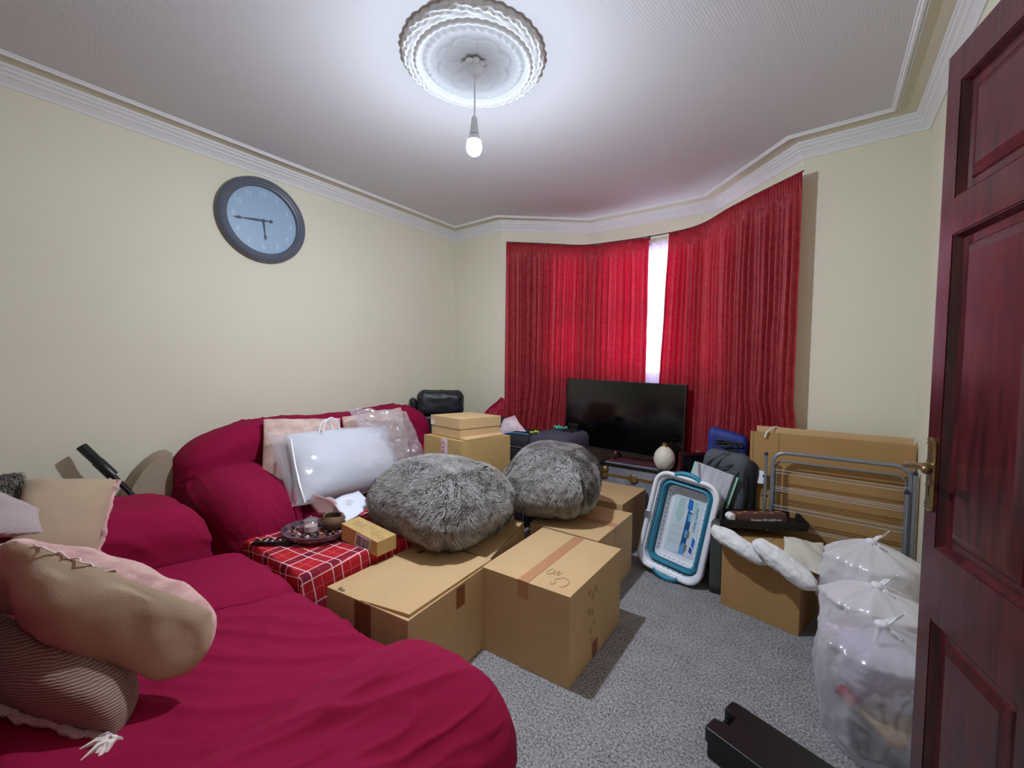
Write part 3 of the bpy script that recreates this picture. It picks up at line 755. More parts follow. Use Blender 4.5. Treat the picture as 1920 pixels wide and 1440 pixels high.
for k in range(3): scribble(P, [Mt @ Vector((.06+.02*i+.01*k, .016-.016*k+.006*math.sin(i*3+k), .001)) for i in range(5)], .0008, INK)

# ------------------------------------------------------------------ table under plaid cloth
tb = thing('coffee_table', 'low wooden table hidden under red plaid cloth', 'table', (-1.85, 1.12, 0))
bm = bbox((-.255, -.345, .385), (.255, .345, .42)); obj('tabletop', bm, WOOD, tb, bevel=.004)
for x in (-.22, .22):
    for y in (-.31, .31): obj('leg', bbox((x-.02, y-.02, 0), (x+.02, y+.02, .385)), WOOD, tb)
def plaid_mat():
    M = mat('red_plaid', (178, 36, 44), .85, spec=.2, bump=.15, bscale=400); nt = M.node_tree; N = nt.nodes; L = nt.links; b = N['Principled BSDF']
    uv = N.new('ShaderNodeUVMap'); sp = N.new('ShaderNodeSeparateXYZ'); L.new(uv.outputs[0], sp.inputs[0])
    def op(o_, *a):
        n = N.new('ShaderNodeMath'); n.operation = o_
        for i, v in enumerate(a):
            if isinstance(v, (int, float)): n.inputs[i].default_value = v
            else: L.new(v, n.inputs[i])
        return n.outputs[0]
    def bandf(f, c, w_): return op('LESS_THAN', op('ABSOLUTE', op('SUBTRACT', f, c)), w_)
    wh = []; dk = []; pk = []
    for ax, per in ((0, .155), (1, .125)):
        f = op('FRACT', op('DIVIDE', sp.outputs[ax], per))
        wh.append(op('MAXIMUM', bandf(f, .30, .016), bandf(f, .62, .016))); dk.append(bandf(f, .46, .10)); pk.append(bandf(f, .92, .014))
    def mix(a, bb, fac):
        n = N.new('ShaderNodeMix'); n.data_type = 'RGBA'; L.new(fac, n.inputs[0])
        for i, v in ((6, a), (7, bb)):
            if isinstance(v, tuple): n.inputs[i].default_value = (*lin(v), 1)
            else: L.new(v, n.inputs[i])
        return n.outputs[2]
    c = mix((182, 34, 44), (236, 100, 110), op('MULTIPLY', op('MAXIMUM', *pk), .6))
    c = mix(c, (84, 28, 50), op('MULTIPLY', op('ADD', dk[0], op('MULTIPLY', dk[1], .35)), .62))
    c = mix(c, (240, 220, 224), op('MULTIPLY', op('MAXIMUM', *wh), .85))
    L.new(c, b.inputs['Base Color']); return M
PLAID = plaid_mat()
tx0, tx1, ty0, ty1 = -2.115, -1.585, .765, 1.475; g = []; uvs = {}
dxl, dxr, dyf = .05, .30, .32
bm = BM(); uvl = bm.loops.layers.uv.new('UVMap'); NX, NY = 64, 64; V = []
for i in range(NX+1):
    row = []
    for j in range(NY+1):
        s = -dxl+(tx1-tx0+dxl+dxr)*i/NX; t = -dyf+(ty1-ty0+dyf)*j/NY
        ov = max(0, s-(tx1-tx0), -s); ovy = max(0, -t)
        x = tx0+min(max(s, 0), tx1-tx0); y = ty0+max(t, 0)
        drp = math.hypot(ov, ovy) if (ov and ovy) else ov+ovy
        z = TZ-.006-drp+.002
        fold = .012*math.sin((s+t)*30)*min(1, drp*6)
        if ov: x += (1 if s > 0 else -1)*(.006+abs(fold)*.6)
        if ovy: y -= .006+abs(fold)*.6
        if not drp: z += .0018*nz((x, y, 0), 14, 2)+.001
        row.append((bm.verts.new((x, y, max(z, .06))), (s+.02*nz((s, t, 0), 3, 1)+t*.12, t-s*.15+.012*nz((s, t, 5), 4, 1))))
    V.append(row)
for i in range(NX):
    for j in range(NY):
        q = [V[i][j], V[i+1][j], V[i+1][j+1], V[i][j+1]]
        f = bm.faces.new([k[0] for k in q])
        for l, k in zip(f.loops, q): l[uvl].uv = k[1]
pl = obj('plaid_cloth', bm, PLAID, None, smooth=True, angle=60)
tag(pl, 'red tartan cloth with white lines draped over the low table', 'cloth')

# remote, potpourri tray, candle jar, glass bowl
rm = thing('remote_control', 'black television remote with pale buttons on the plaid cloth', 'remote', (-1.958, 0.823, 0.432), (0, 0, R(40)))
bm = BM(); box(bm, (-.085, -.021, .001), (.085, .021, .018)); obj('casing', bm, BLACK, rm, bevel=.005, smooth=True)
RB = mat('pale_buttons', (205, 205, 196), .5)
for x, y, m_ in ((-.03, .008, RB), (-.03, -.008, RB), (0, .009, mat('pink_button', (200, 140, 150), .5)), (0, -.009, RB), (-.055, 0, mat('yellow_button', (206, 196, 80), .5)), (.03, 0, RB), (.05, 0, RB)):
    b_ = BM(); lathe(b_, [(.0055, .0175), (.0055, .0195), (.004, .0202)], 10, (x, y, 0)); obj('button', b_, m_, rm, smooth=True)
tc_ = Vector((-1.902, 0.983, 0.436)); 
tray = thing('potpourri_dish', 'shallow mauve glass dish full of potpourri, beside the remote', 'dish', tc_, (0, 0, R(20)))
DISH = mat('mauve_glass', (66, 44, 56), .12, coat=.5, bump=.6, bscale=40, bdist=.004, rgb2=(112, 88, 104), vscale=30)
bm = BM(); lathe(bm, [(.002, 0), (.12, 0), (.15, .012), (.158, .034), (.152, .036), (.143, .016), (.115, .008), (.002, .008)], 40, M=Matrix.Diagonal((1, .8, 1, 1)), cap=False); obj('bowl', bm, DISH, tray, smooth=True)
PC = [mat('pot_%d' % i, c, .6) for i, c in enumerate(((72, 44, 40), (150, 110, 84), (116, 22, 44), (198, 170, 164), (54, 36, 40), (176, 120, 70)))]
for k, m_ in enumerate(PC):
    bm = BM()
    for i in range(16):
        a = random.random()*6.283; r_ = random.random()**.5*.125; s_ = random.uniform(.006, .013)
        Mt = Matrix.Translation((r_*math.cos(a), r_*.78*math.sin(a), .014+random.random()*.016)) @ Matrix.Rotation(random.random()*3, 4, 'X') @ Matrix.Rotation(random.random()*3, 4, 'Z') @ Matrix.Diagonal((1, random.uniform(.5, 1), random.uniform(.3, .8), 1))
        bmesh.ops.create_icosphere(bm, subdivisions=1, radius=s_, matrix=Mt)
    o = obj('potpourri', bm, m_, tray); o['kind'] = 'stuff'
jc = (-1.897, 0.963, 0.462)
jar = thing('candle_jar', 'small ribbed glass jar holding a pale candle, in the potpourri dish', 'candle', jc)
WAX = mat('pale_pink_wax', (222, 196, 190), .6)
bm = BM(); lathe(bm, [(.026, .002), (.028, .004), (.028, .028), (.002, .028)], 24); obj('candle', bm, WAX, jar, smooth=True)
bm = BM(); lathe(bm, [(.024, 0), (.030, .003), (.030, .048), (.026, .052)], 24, cap=False); obj('glass', bm, JAR, jar, smooth=True)
bm = BM(); lathe(bm, [(.031, .050), (.031, .057), (.018, .063), (.005, .064), (.006, .072), (.001, .074)], 24, cap=False); obj('lid', bm, JAR, jar, smooth=True)
vb = thing('stone_bowl', 'brown swirled round bowl behind the candle jar', 'bowl', (-1.856, 1.051, 0.460))
bm = BM(); lathe(bm, [(.002, 0), (.035, 0), (.055, .02), (.058, .045), (.045, .065), (.040, .062), (.05, .04), (.002, .02)], 28, cap=False)
obj('bowl', bm, mat('swirled_brown_stone', (140, 112, 84), .3, rgb2=(66, 50, 42), vscale=9, stretch=(1, 1, 5)), vb, smooth=True)

# open booklet and letter
PAPER = mat('white_paper', (226, 230, 240), .7); PGP = mat('pinkish_leaflet', (206, 170, 168), .5)
bk = thing('booklet', 'open pink booklet propped behind the potpourri dish', 'booklet')
def leaf(q, u, v): return q+Vector((0, 0, .012*math.sin(u*math.pi)))
A4 = [(-2.287, 1.100, 0.535), (-1.962, 1.120, 0.550), (-1.861, 1.118, 0.470), (-2.054, 1.085, 0.470)]
o = obj('page', quadsheet(A4, 8, leaf), PGP, bk, smooth=True); o.modifiers.new('t', 'SOLIDIFY').thickness = .0015
A5 = [(-2.052, 1.113, 0.550), (-1.973, 1.133, 0.550), (-1.864, 1.125, 0.475), (-1.958, 1.135, 0.475)]
o = obj('page', quadsheet(A5, 6, leaf), mat('pale_leaflet', (222, 200, 200), .5), bk, smooth=True); o.modifiers.new('t', 'SOLIDIFY').thickness = .0015
lt = thing('letter', 'white printed letter lying open next to the grey fur pouf', 'paper')
A6 = [(-2.003, 1.126, 0.540), (-2.076, 1.327, 0.540), (-1.838, 1.250, 0.520), (-1.789, 1.075, 0.500)]
def leaf2(q, u, v): return q+Vector((0, 0, .006*math.sin(u*5+v*3)))
o = obj('page', quadsheet(A6, 8, leaf2), PAPER, lt, smooth=True); o.modifiers.new('t', 'SOLIDIFY').thickness = .001
Ml = frame(Vector(A6[0]).lerp(Vector(A6[2]), .5)+Vector((0, 0, .010)), Vector(A6[1])-Vector(A6[0]), Vector(A6[0])-Vector(A6[3]))
bm = BM()
for k in range(4): box(bm, (-.02, .02-.008*k, 0), (.01+.006*(k % 2), .0225-.008*k, .0004), Ml)
o = obj('print', bm, INK, lt); o['kind'] = 'stuff'
NAVY = mat('navy_plastic_bag', (34, 36, 54), .3)
def lump(name, label, cat, c, half, m, seed=1, n=16, amp=.02, sc=7, rot=(0, 0, 0), r=None):
    f = lambda p, nn: p+nn*(amp*nz(p, sc, seed)+amp*.5*nz(p, sc*2.6, seed+1))
    o = obj(name, rbox(half, r or min(half)*.8, n, f), m, None, smooth=True, angle=180, loc=c, rot=rot); return tag(o, label, cat)
lump('plastic_bag', 'crumpled navy plastic bag under the white letter', 'bag', (-1.83, 1.42, .475), (.14, .10, .035), NAVY, 3)
lump('black_bag', 'small black bag peeking out behind the fur pouf, on the sofa seat', 'bag', (-2.10, 1.62, .51), (.10, .08, .055), BLACK, 5, amp=.03)

# ------------------------------------------------------------------ fur poufs
def fur_mat():
    M = bpy.data.materials.new('grey_faux_fur'); M.use_nodes = True; nt = M.node_tree; N = nt.nodes; L = nt.links; b = N['Principled BSDF']
    a = N.new('ShaderNodeVertexColor'); a.layer_name = 'fur'; L.new(a.outputs[0], b.inputs['Base Color'])
    b.inputs['Roughness'].default_value = .6; b.inputs['Specular IOR Level'].default_value = .25; return M
FUR = fur_mat(); HIDE = mat('fur_backing', (84, 80, 76), .95)
def fur(o, count, ln, wd, seed=0, parent=None, lite=(214, 211, 207), dark=(112, 105, 99), lay=.75, hideonly=None):
    me = o.data; me.calc_loop_triangles(); nv = len(me.vertices)
    co = np.empty(nv*3); me.vertices.foreach_get('co', co); co = co.reshape(-1, 3)
    tri = np.empty(len(me.loop_triangles)*3, int); me.loop_triangles.foreach_get('vertices', tri); tri = tri.reshape(-1, 3)
    a, b, c = co[tri[:, 0]], co[tri[:, 1]], co[tri[:, 2]]; cr = np.cross(b-a, c-a); ar = np.linalg.norm(cr, axis=1); nrm = cr/np.maximum(ar, 1e-12)[:, None]
    ctr = co.mean(0); flip = np.sign(((a-ctr)*nrm).sum(1).sum()); nrm = nrm*flip
    g = np.random.default_rng(seed); idx = g.choice(len(tri), count, p=ar/ar.sum()); r1 = np.sqrt(g.random(count)); r2_ = g.random(count)
    p = a[idx]*(1-r1)[:, None]+b[idx]*(r1*(1-r2_))[:, None]+c[idx]*(r1*r2_)[:, None]; n = nrm[idx]
    ph = np.array([noise.noise(Vector(q)*7+Vector((seed, 0, 0))) for q in p]); p2 = np.array([noise.noise(Vector(q)*26+Vector((0, seed, 9))) for q in p])
    ang = 2.2*ph+1.0*p2+1.3
    t1 = np.cross(n, np.array([0.2, .1, 1.])); bad = np.linalg.norm(t1, axis=1) < .2; t1[bad] = np.cross(n[bad], np.array([1., 0, 0])); t1 /= np.linalg.norm(t1, axis=1)[:, None]; t2 = np.cross(n, t1)
    d = t1*np.cos(ang)[:, None]+t2*np.sin(ang)[:, None]
    side = np.cross(n, d); L_ = ln*(.6+.7*g.random(count))[:, None]; w_ = wd*(.6+.8*g.random(count))[:, None]
    jit = (g.random((count, 3))-.5)*.5
    mid = p+n*L_*.42+(d+jit*.4)*L_*lay*.4; tip = p+n*L_*(.62-.25*lay)+(d+jit)*L_*lay
    V = np.stack([p-side*w_, p+side*w_, mid+side*w_*.8, mid-side*w_*.8, tip], 1).reshape(-1, 3)
    k = np.arange(count)*5
    me2 = bpy.data.meshes.new('fur'); me2.vertices.add(count*5); me2.vertices.foreach_set('co', V.ravel())
    lp = np.stack([k, k+1, k+2, k+3, k+3, k+2, k+4], 1).ravel(); me2.loops.add(len(lp)); me2.loops.foreach_set('vertex_index', lp)
    me2.polygons.add(count*2); st = np.arange(count)*7; me2.polygons.foreach_set('loop_start', np.stack([st, st+4], 1).ravel()); me2.polygons.foreach_set('loop_total', np.tile([4, 3], count))
    me2.update(); me2.validate()
    lt_, dk_ = np.array(lin(lite)), np.array(lin(dark)); mixv = np.clip(.60+.45*ph+.55*p2+.5*(g.random(count)-.5), 0, 1)[:, None]
    tipc = dk_*(1-mixv)*1.1+lt_*mixv; root = dk_*.6+tipc*.2
    C = np.ones((count, 5, 4)); C[:, 0, :3] = C[:, 1, :3] = root; C[:, 2, :3] = C[:, 3, :3] = (root+tipc)/2; C[:, 4, :3] = tipc
    at_ = me2.color_attributes.new('fur', 'FLOAT_COLOR', 'POINT'); at_.data.foreach_set('color', C.ravel())
    f = put('fur', me2, FUR, parent or o); f['kind'] = 'stuff'; return f
def pouf(label, c, half, rot, seed):
    def f(p, n):
        p = p+n*.012*nz(p, 6, seed)
        e = abs(abs(p.x)/half[0]-abs(p.y)/half[1])
        if abs(p.x) > half[0]*.55 and abs(p.y) > half[1]*.55 and e < .10: p = p-Vector((p.x, p.y, 0)).normalized()*.018*(1-e/.10)
        k = 1-.10*(max(0, p.z/half[2])**2)-.06*(max(0, -p.z/half[2])**2)
        return Vector((p.x*k, p.y*k, p.z-.02*(p.x*p.x+p.y*p.y)/.1*(1 if p.z > 0 else 0)))
    o = obj('fur_pouf', rbox(half, min(half)*.93, 44, f), HIDE, None, smooth=True, angle=180, loc=c, rot=rot)
    tag(o, label, 'pouf', 'grey fur poufs'); fur(o, 85000, .024, .0011, seed); return o
pouf('larger grey faux-fur pouf, nearer, with a seam down its front corner', (-1.585, 1.515, .55), (.335, .305, .188), (R(-3), R(3), R(3)), 3)
pouf('smaller rounder grey faux-fur pouf, behind and right of the larger one', (-1.285, 2.14, .575), (.275, .275, .19), (R(2), R(-2), R(20)), 8)

# ------------------------------------------------------------------ cushions on the sofas
FLEECE = mat('beige_fleece', (178, 154, 128), .95, sheen=.15, bump=.3, bscale=300, var=.10, vscale=5)
PINKF = mat('pink_fleece', (214, 172, 164), .95, sheen=.3, bump=.5, bscale=60, rgb2=(186, 142, 138), vscale=14, stretch=(1, 1, 3))
def stripe_mat(name, a, b, scale, rot, bump=.5, dist=2):
    M = mat(name, a, .95, sheen=.2); nt = M.node_tree; N = nt.nodes; L = nt.links; bs = N['Principled BSDF']
    tc = N.new('ShaderNodeTexCoord'); mp = N.new('ShaderNodeMapping'); mp.inputs['Rotation'].default_value = rot; L.new(tc.outputs['Object'], mp.inputs[0])
    wv = N.new('ShaderNodeTexWave'); wv.inputs['Scale'].default_value = scale; wv.inputs['Distortion'].default_value = dist; wv.inputs['Detail'].default_value = 1; wv.bands_direction = 'Z'
    L.new(mp.outputs[0], wv.inputs['Vector']); r = N.new('ShaderNodeValToRGB'); L.new(wv.outputs['Fac'], r.inputs[0]); e = r.color_ramp.elements
    e[0].position = .3; e[0].color = (*lin(b), 1); e[1].position = .8; e[1].color = (*lin(a), 1); L.new(r.outputs[0], bs.inputs['Base Color'])
    bp = N.new('ShaderNodeBump'); bp.inputs['Strength'].default_value = bump; bp.inputs['Distance'].default_value = .003
    L.new(wv.outputs['Fac'], bp.inputs['Height']); L.new(bp.outputs[0], bs.inputs['Normal']); return M
RIBB = stripe_mat('brown_ribbed_knit', (160, 132, 118), (108, 82, 72), 62, (0, .15, 0))
RIBL = stripe_mat('mauve_ribbed_knit', (196, 178, 176), (152, 134, 134), 60, (0, .9, .3))
def cushion(name, label, c4, thick, m, m2=None, seed=1, group=None, cat='cushion', **k):
    bm = pillow(c4, thick, seed=seed, **k); o = obj(name, bm, m, None, smooth=True, angle=180); tag(o, label, cat, group)
    if m2:
        o.data.materials.append(m2); n = (Vector(c4[1])-Vector(c4[0])).cross(Vector(c4[3])-Vector(c4[0]))
        h = len(o.data.polygons)//2
        for i, p in enumerate(o.data.polygons): p.material_index = 1 if i < h else 0
    return o
def edging(parent, a, b, m, r=.008, seed=1, name='frayed_edge'):
    a, b = Vector(a), Vector(b); bm = BM(); n = 26
    pts = [a.lerp(b, i/n)+Vector((nz((i*.5, 0, seed), 1, 1), nz((i*.5, 1, seed), 1, 2), nz((i*.5, 2, seed), 1, 3)))*.010 for i in range(n+1)]
    tube(bm, pts, [r*(.7+.6*abs(nz((i*.7, 4, seed), 1, 5))) for i in range(n+1)], 7); return obj(name, bm, m, parent, smooth=True)
A_ = [(-2.160, 0.114, 0.846), (-2.060, 0.330, 0.814), (-1.930, 0.245, 0.562), (-1.900, 0.059, 0.663)]
ca = cushion('cushion', 'beige cushion with pink frayed edge, standing behind the others on the far sofa arm', A_, .13, FLEECE, seed=4, ear=.03)
edging(ca, A_[1], A_[2], PINKF, .011, 2)
B_ = [(-1.533, 0.049, 0.840), (-1.143, 0.371, 0.640), (-1.131, 0.288, 0.500), (-1.764, -0.015, 0.700)]
cb = cushion('cushion', 'large beige and pink fleece cushion leaning across the foreground sofa seat', B_, .17, FLEECE, PINKF, seed=7, wr=.020, ear=.0, rnd=.25, n=40, wsc=7, puff=.5)
edging(cb, Vector(B_[0]).lerp(Vector(B_[1]), .12), Vector(B_[0]).lerp(Vector(B_[1]), .5), mat('white_fray', (226, 212, 200), .95), .0025, 5)
C_ = [(-1.723, -0.001, 0.640), (-1.232, 0.247, 0.520), (-1.127, 0.178, 0.460), (-1.404, 0.013, 0.500)]
cc = cushion('cushion', 'brown ribbed knit cushion lowest on the foreground sofa, below the fleece cushion', C_, .15, RIBB, seed=9, wr=.014, n=34, rnd=.3)
edging(cc, C_[2], C_[3], RIBL, .010, 8, 'knit_border')
TUFT = mat('white_tassel', (226, 216, 208), .95, bump=.6, bscale=90)
bm = BM()
for i in range(26):
    a = Vector((-1.143, 0.167, 0.470)); e = a+Vector((random.uniform(-.03, .05), random.uniform(-.05, -.01), random.uniform(-.03, .0)))
    tube(bm, [a, a.lerp(e, .5)+Vector((0, 0, .008)), e], [.007, .006, .002], 5)
o = obj('tassel', bm, TUFT, cc, smooth=True); o['kind'] = 'stuff'
D_ = [(-2.178, -0.021, 0.860), (-1.877, 0.128, 0.800), (-1.714, 0.122, 0.770), (-1.723, -0.021, 0.800)]
cushion('knit_throw', 'rolled mauve ribbed knit throw at the left edge, on top of the cushions', D_, .07, RIBL, seed=12, wr=.008, cat='throw')
E_ = [(-2.200, -0.031, 0.858), (-2.250, 0.116, 0.840), (-2.150, 0.117, 0.733), (-2.100, -0.034, 0.737)]
ce = cushion('fur_cushion', 'grey mottled fur cushion peeking out at the far left behind the beige cushion', E_, .09, HIDE, seed=14)
fur(ce, 9000, .022, .0016, 21, lite=(170, 164, 152), dark=(64, 58, 52))
# far sofa
PINKC = mat('pink_checked_velvet', (222, 196, 186), .9, sheen=.3, rgb2=(196, 160, 148), vscale=16, bump=.3, bscale=30)
pk = []
for k, (lab, c4) in enumerate((('pink tufted cushion against the far sofa back, left of the other pink one', [(-2.600, 1.047, 0.922), (-2.600, 1.527, 0.883), (-2.400, 1.400, 0.522), (-2.400, 0.951, 0.604)]),
                               ('pink tufted cushion against the far sofa back, half covered by clear plastic', [(-2.600, 1.539, 0.889), (-2.600, 2.032, 0.918), (-2.420, 1.979, 0.553), (-2.420, 1.463, 0.574)]))):
    o = cushion('tufted_cushion', lab, c4, .12, PINKC, seed=20+k, ear=.02, wr=.010, wsc=14, group=None); pk.append(o)
    P = [Vector(p) for p in c4]; nn = (P[1]-P[0]).cross(P[3]-P[0]).normalized()
WSATIN = mat('white_pillow_fabric', (226, 230, 236), .6)
wp = thing('bagged_pillow', 'white pillow sealed in glossy clear plastic with white rope handles, on the far sofa', 'pillow')
G_ = [Vector((-2.420, 1.088, 0.846)), Vector((-2.400, 1.710, 0.824)), Vector((-2.220, 1.735, 0.488)), Vector((-2.160, 1.061, 0.524))]
o = obj('pillow', pillow(G_, .20, n=28, seed=31, wr=.010, ear=.02, puff=.55), WSATIN, wp, smooth=True, angle=180)
H_ = [Vector((-2.440, 1.006, 0.845)), Vector((-2.380, 1.726, 0.835)), Vector((-2.190, 1.746, 0.463)), Vector((-2.120, 0.982, 0.520))]
o = obj('plastic_case', pillow(H_, .235, n=34, seed=33, wr=.012, ear=.0, puff=.6), film('pillow_wrap', (238, 240, 246), .35, gloss=.10, rough=.06, bumps=12, bstr=.4), wp, smooth=True, angle=180)
bm = BM(); tube(bm, [Vector((-2.300, 1.061, 0.842)), Vector((-2.200, 1.035, 0.721)), Vector((-2.100, 1.011, 0.632)), Vector((-2.060, 1.017, 0.548))], .006, 6); obj('piping', bm, WHITEP, wp, smooth=True)
for k, (a, b, c_) in enumerate((((598,812),(612,788),(622,808)), ((604,815),(622,782),(640,806)))):
    pass
bm = BM(); tube(bm, smoothpath([Vector((-2.360, 1.251, 0.841)), Vector((-2.370, 1.270, 0.892)), Vector((-2.380, 1.315, 0.912)), Vector((-2.370, 1.336, 0.878)), Vector((-2.360, 1.341, 0.843))], 4), .0045, 6); obj('rope_handle', bm, WHITEP, wp, smooth=True)
bm = BM(); tube(bm, smoothpath([Vector((-2.330, 1.257, 0.831)), Vector((-2.340, 1.280, 0.903)), Vector((-2.350, 1.326, 0.926)), Vector((-2.340, 1.357, 0.895)), Vector((-2.330, 1.368, 0.849))], 4), .0045, 6); obj('rope_handle', bm, WHITEP, wp, smooth=True)
I_ = [Vector((-2.460, 1.498, 0.967)), Vector((-2.420, 1.939, 0.906)), Vector((-2.260, 1.993, 0.543)), Vector((-2.240, 1.624, 0.537))]
o = obj('clear_plastic_bag', pillow(I_, .10, n=34, seed=41, wr=.030, wsc=11, ear=-.02, puff=.5), WRAP, None, smooth=False)
tag(o, 'empty crumpled clear plastic bag over the right pink cushion on the far sofa', 'bag')

# ------------------------------------------------------------------ stick vacuum behind the sofas
vc = thing('stick_vacuum', 'black stick vacuum handle poking up behind the sofa, against the wall', 'vacuum cleaner')
g0, g1, g2 = Vector((-2.840, 0.331, 0.841)), Vector((-2.790, 0.432, 0.683)), Vector((-2.760, 0.499, 0.571))
bm = BM(); tube(bm, [g0, g0.lerp(g1, .03), g0.lerp(g1, .5), g0.lerp(g1, .52), g1], [.019, .022, .021, .024, .024], 12); obj('grip', bm, BLACK, vc, smooth=True)
bm = BM(); tube(bm, [g1, g2, g2+(g2-g1).normalized()*.12], .012, 10); obj('tube', bm, BLACK, vc, smooth=True)
q = g2+(g2-g1).normalized()*.10; bm = BM(); lathe(bm, [(.05, .0), (.055, .03), (.045, .30), (.03, q.z+.02)], 18, (q.x, q.y, 0)); obj('body', bm, BLACK, vc, smooth=True)

# ------------------------------------------------------------------ black leather chair in the corner
LEA = mat('black_leather', (32, 34, 40), .42, spec=.4, bump=.25, bscale=40, bdist=.004)
ch = thing('leather_chair', 'black padded leather chair in the left back corner', 'chair', (-2.66, 2.50, 0), (0, 0, R(49)))
def leaf3(p, n): return p+n*(.010*nz(p, 9, 3)+.006*nz(p, 22, 4))
def cpart(name, c, half, r, n=16, rot=None):
    o = obj(name, rbox(half, r, n, leaf3), LEA, ch, smooth=True, angle=180); o.location = c
    if rot: o.rotation_euler = rot
    return o
cpart('headrest', (.0, -.0, .915), (.205, .085, .115), .07, 18)
cpart('backrest', (.0, .03, .60), (.215, .075, .24), .06)
cpart('wing', (-.235, .01, .84), (.03, .07, .12), .028, 10)
cpart('seat', (.0, -.12, .33), (.215, .17, .07), .05)
cpart('base', (.0, -.09, .14), (.20, .16, .14), .04, 8)

# ------------------------------------------------------------------ suitcases and the papers behind them
SC = mat('dark_plum_fabric', (62, 58, 74), .85, bump=.25, bscale=500, var=.08, vscale=20); SC2 = mat('black_nylon', (26, 27, 34), .75, bump=.2, bscale=400)
TRIM = mat('grey_trim', (104, 100, 112), .5)
def suitcase(name, label, c, half, rot, m, z0=.0):
    o = thing(name, label, 'suitcase', (c[0], c[1], z0), (0, 0, rot)); h = half[2]
    b = obj('shell', rbox(half, .055, 16, lambda p, n: p+n*.003*nz(p, 8, 2)), m, o, smooth=True, angle=180); b.location = (0, 0, h+.03)
    p_ = obj('front_pocket', rbox((half[0]*.86, .02, half[2]*.84), .018, 12), m, o, smooth=True, angle=180); p_.location = (0, -half[1]-.008, h+.0)
    bm = BM(); r = .05; x, z = half[0]*.86, half[2]*.84
    pts = []
    for cx_, cz_, a0 in ((x-r, z-r, 0), (-x+r, z-r, 90), (-x+r, -z+r, 180), (x-r, -z+r, 270)):
        pts += [Vector((cx_+r*math.cos(R(a0+a)), -half[1]-.029, cz_+r*math.sin(R(a0+a)))) for a in range(0, 91, 18)]
    tube(bm, pts, .0035, 6, closed=True); q = obj('piping', bm, TRIM, o, smooth=True); q.location = (0, 0, h)
    for x in (-half[0]*.7, half[0]*.7):
        bm = BM(); lathe(bm, [(.02, -.012), (.024, -.008), (.024, .008), (.02, .012)], 16, M=Matrix.Translation((x, 0, .026)) @ Matrix.Rotation(R(90), 4, 'X')); obj('wheel', bm, BLACK, o, smooth=True)
    return o, h*2+.03
su, ht = suitcase('suitcase', 'upright dark plum fabric suitcase with black top handle, left of the television', (-1.57, 2.70), (.165, .20, .365), R(0), SC)
bm = BM(); box(bm, (.02, .06, ht-.01), (.11, .13, ht+.012)); obj('handle_mount', bm, BLACK, su, bevel=.004)
bm = BM(); box(bm, (.03, .085, ht+.012), (.10, .10, ht+.045)); box(bm, (.02, .082, ht+.040), (.11, .103, ht+.055)); obj('telescopic_handle', bm, BLACK, su, bevel=.003)
bm = BM(); tube(bm, smoothpath([(.02, .03, ht-.01), (.03, .0, ht+.012), (.09, .0, ht+.012), (.10, .03, ht-.01)], 5), .007, 8); obj('carry_handle', bm, BLACK, su, smooth=True)
GRN = mat('turquoise_ribbon', (64, 178, 150), .6); LIME = mat('lime_ribbon', (176, 218, 70), .6)
def ribbon(parent, c, m, seed, s=1):
    bm = BM(); g = random.Random(seed)
    for i in range(7):
        d = Vector((g.uniform(-1, 1), g.uniform(-1, 1), g.uniform(.1, .6))).normalized()*.032*s
        a = Vector(c); tube(bm, smoothpath([a, a+d*.6+Vector((0, 0, .006)), a+d+Vector((0, 0, -.002)), a+d*.7-Vector((0, 0, .004))], 3), .0045*s, 6)
    return obj('ribbon', bm, m, parent, smooth=True)
ribbon(su, (-.055, .05, ht+.008), GRN, 3, 1.1); ribbon(su, (-.01, .07, ht+.010), GRN, 4, 1.0); ribbon(su, (-.12, -.17, ht-.008), LIME, 6, 1.1)
s2c, ht2 = suitcase('suitcase', 'black nylon suitcase with blue piping, behind the stacked cartons', (-1.90, 2.72), (.14, .19, .345), R(4), SC2)
bm = BM(); tube(bm, smoothpath([(-.12, -.19, ht2-.04), (-.10, -.16, ht2-.004), (-.02, -.12, ht2+.004), (.10, -.12, ht2+.002)], 5), .004, 6); obj('blue_cord', bm, mat('sky_blue_cord', (64, 150, 200), .5), s2c, smooth=True)
cushion('paper_bundle', 'white and pink papers in a clear bag between curtain and black suitcase', [(-2.246, 2.800, 0.764), (-2.095, 2.830, 0.830), (-1.878, 2.720, 0.711), (-2.164, 2.700, 0.669)], .07, mat('white_pink_print', (230, 218, 224), .5, rgb2=(206, 170, 186), vscale=20), seed=50, cat='papers', wr=.012)
o = lump('black_holdall', 'black bag in the corner under the parted lower curtain', 'bag', (-2.26, 2.76, .40), (.10, .10, .40), SC2, 9, amp=.01, r=.05)

# ------------------------------------------------------------------ trunk, television, diffuser
tk = thing('travel_trunk', 'grey metal travel trunk with black edges and brass clasps, under the television', 'trunk', (-1.05, 3.14, 0))
SILV = mat('grey_trunk_panel', (150, 152, 162), .5, rgb2=(120, 122, 134), vscale=10); hw, hd_ = .335, .135
bm = bbox((-hw+.004, -hd_+.004, .004), (hw-.004, hd_-.004, .496)); obj('body', bm, SILV, tk)
for (x, y) in ((-hw, -hd_), (hw-.02, -hd_), (-hw, hd_-.02), (hw-.02, hd_-.02)): obj('corner_edge', bbox((x, y, 0), (x+.02, y+.02, .5)), BLACK, tk, bevel=.003)
for z in (0, .478, .40):
    for y in (-hd_, hd_-.02):
        if z == .40 and y > 0: continue
        o = obj('edge_strip', bbox((-hw+.018, y, z), (hw-.018, y+(.02 if z != .40 else .012), z+.022)), BLACK if z != .40 else BRASS, tk, bevel=.002)
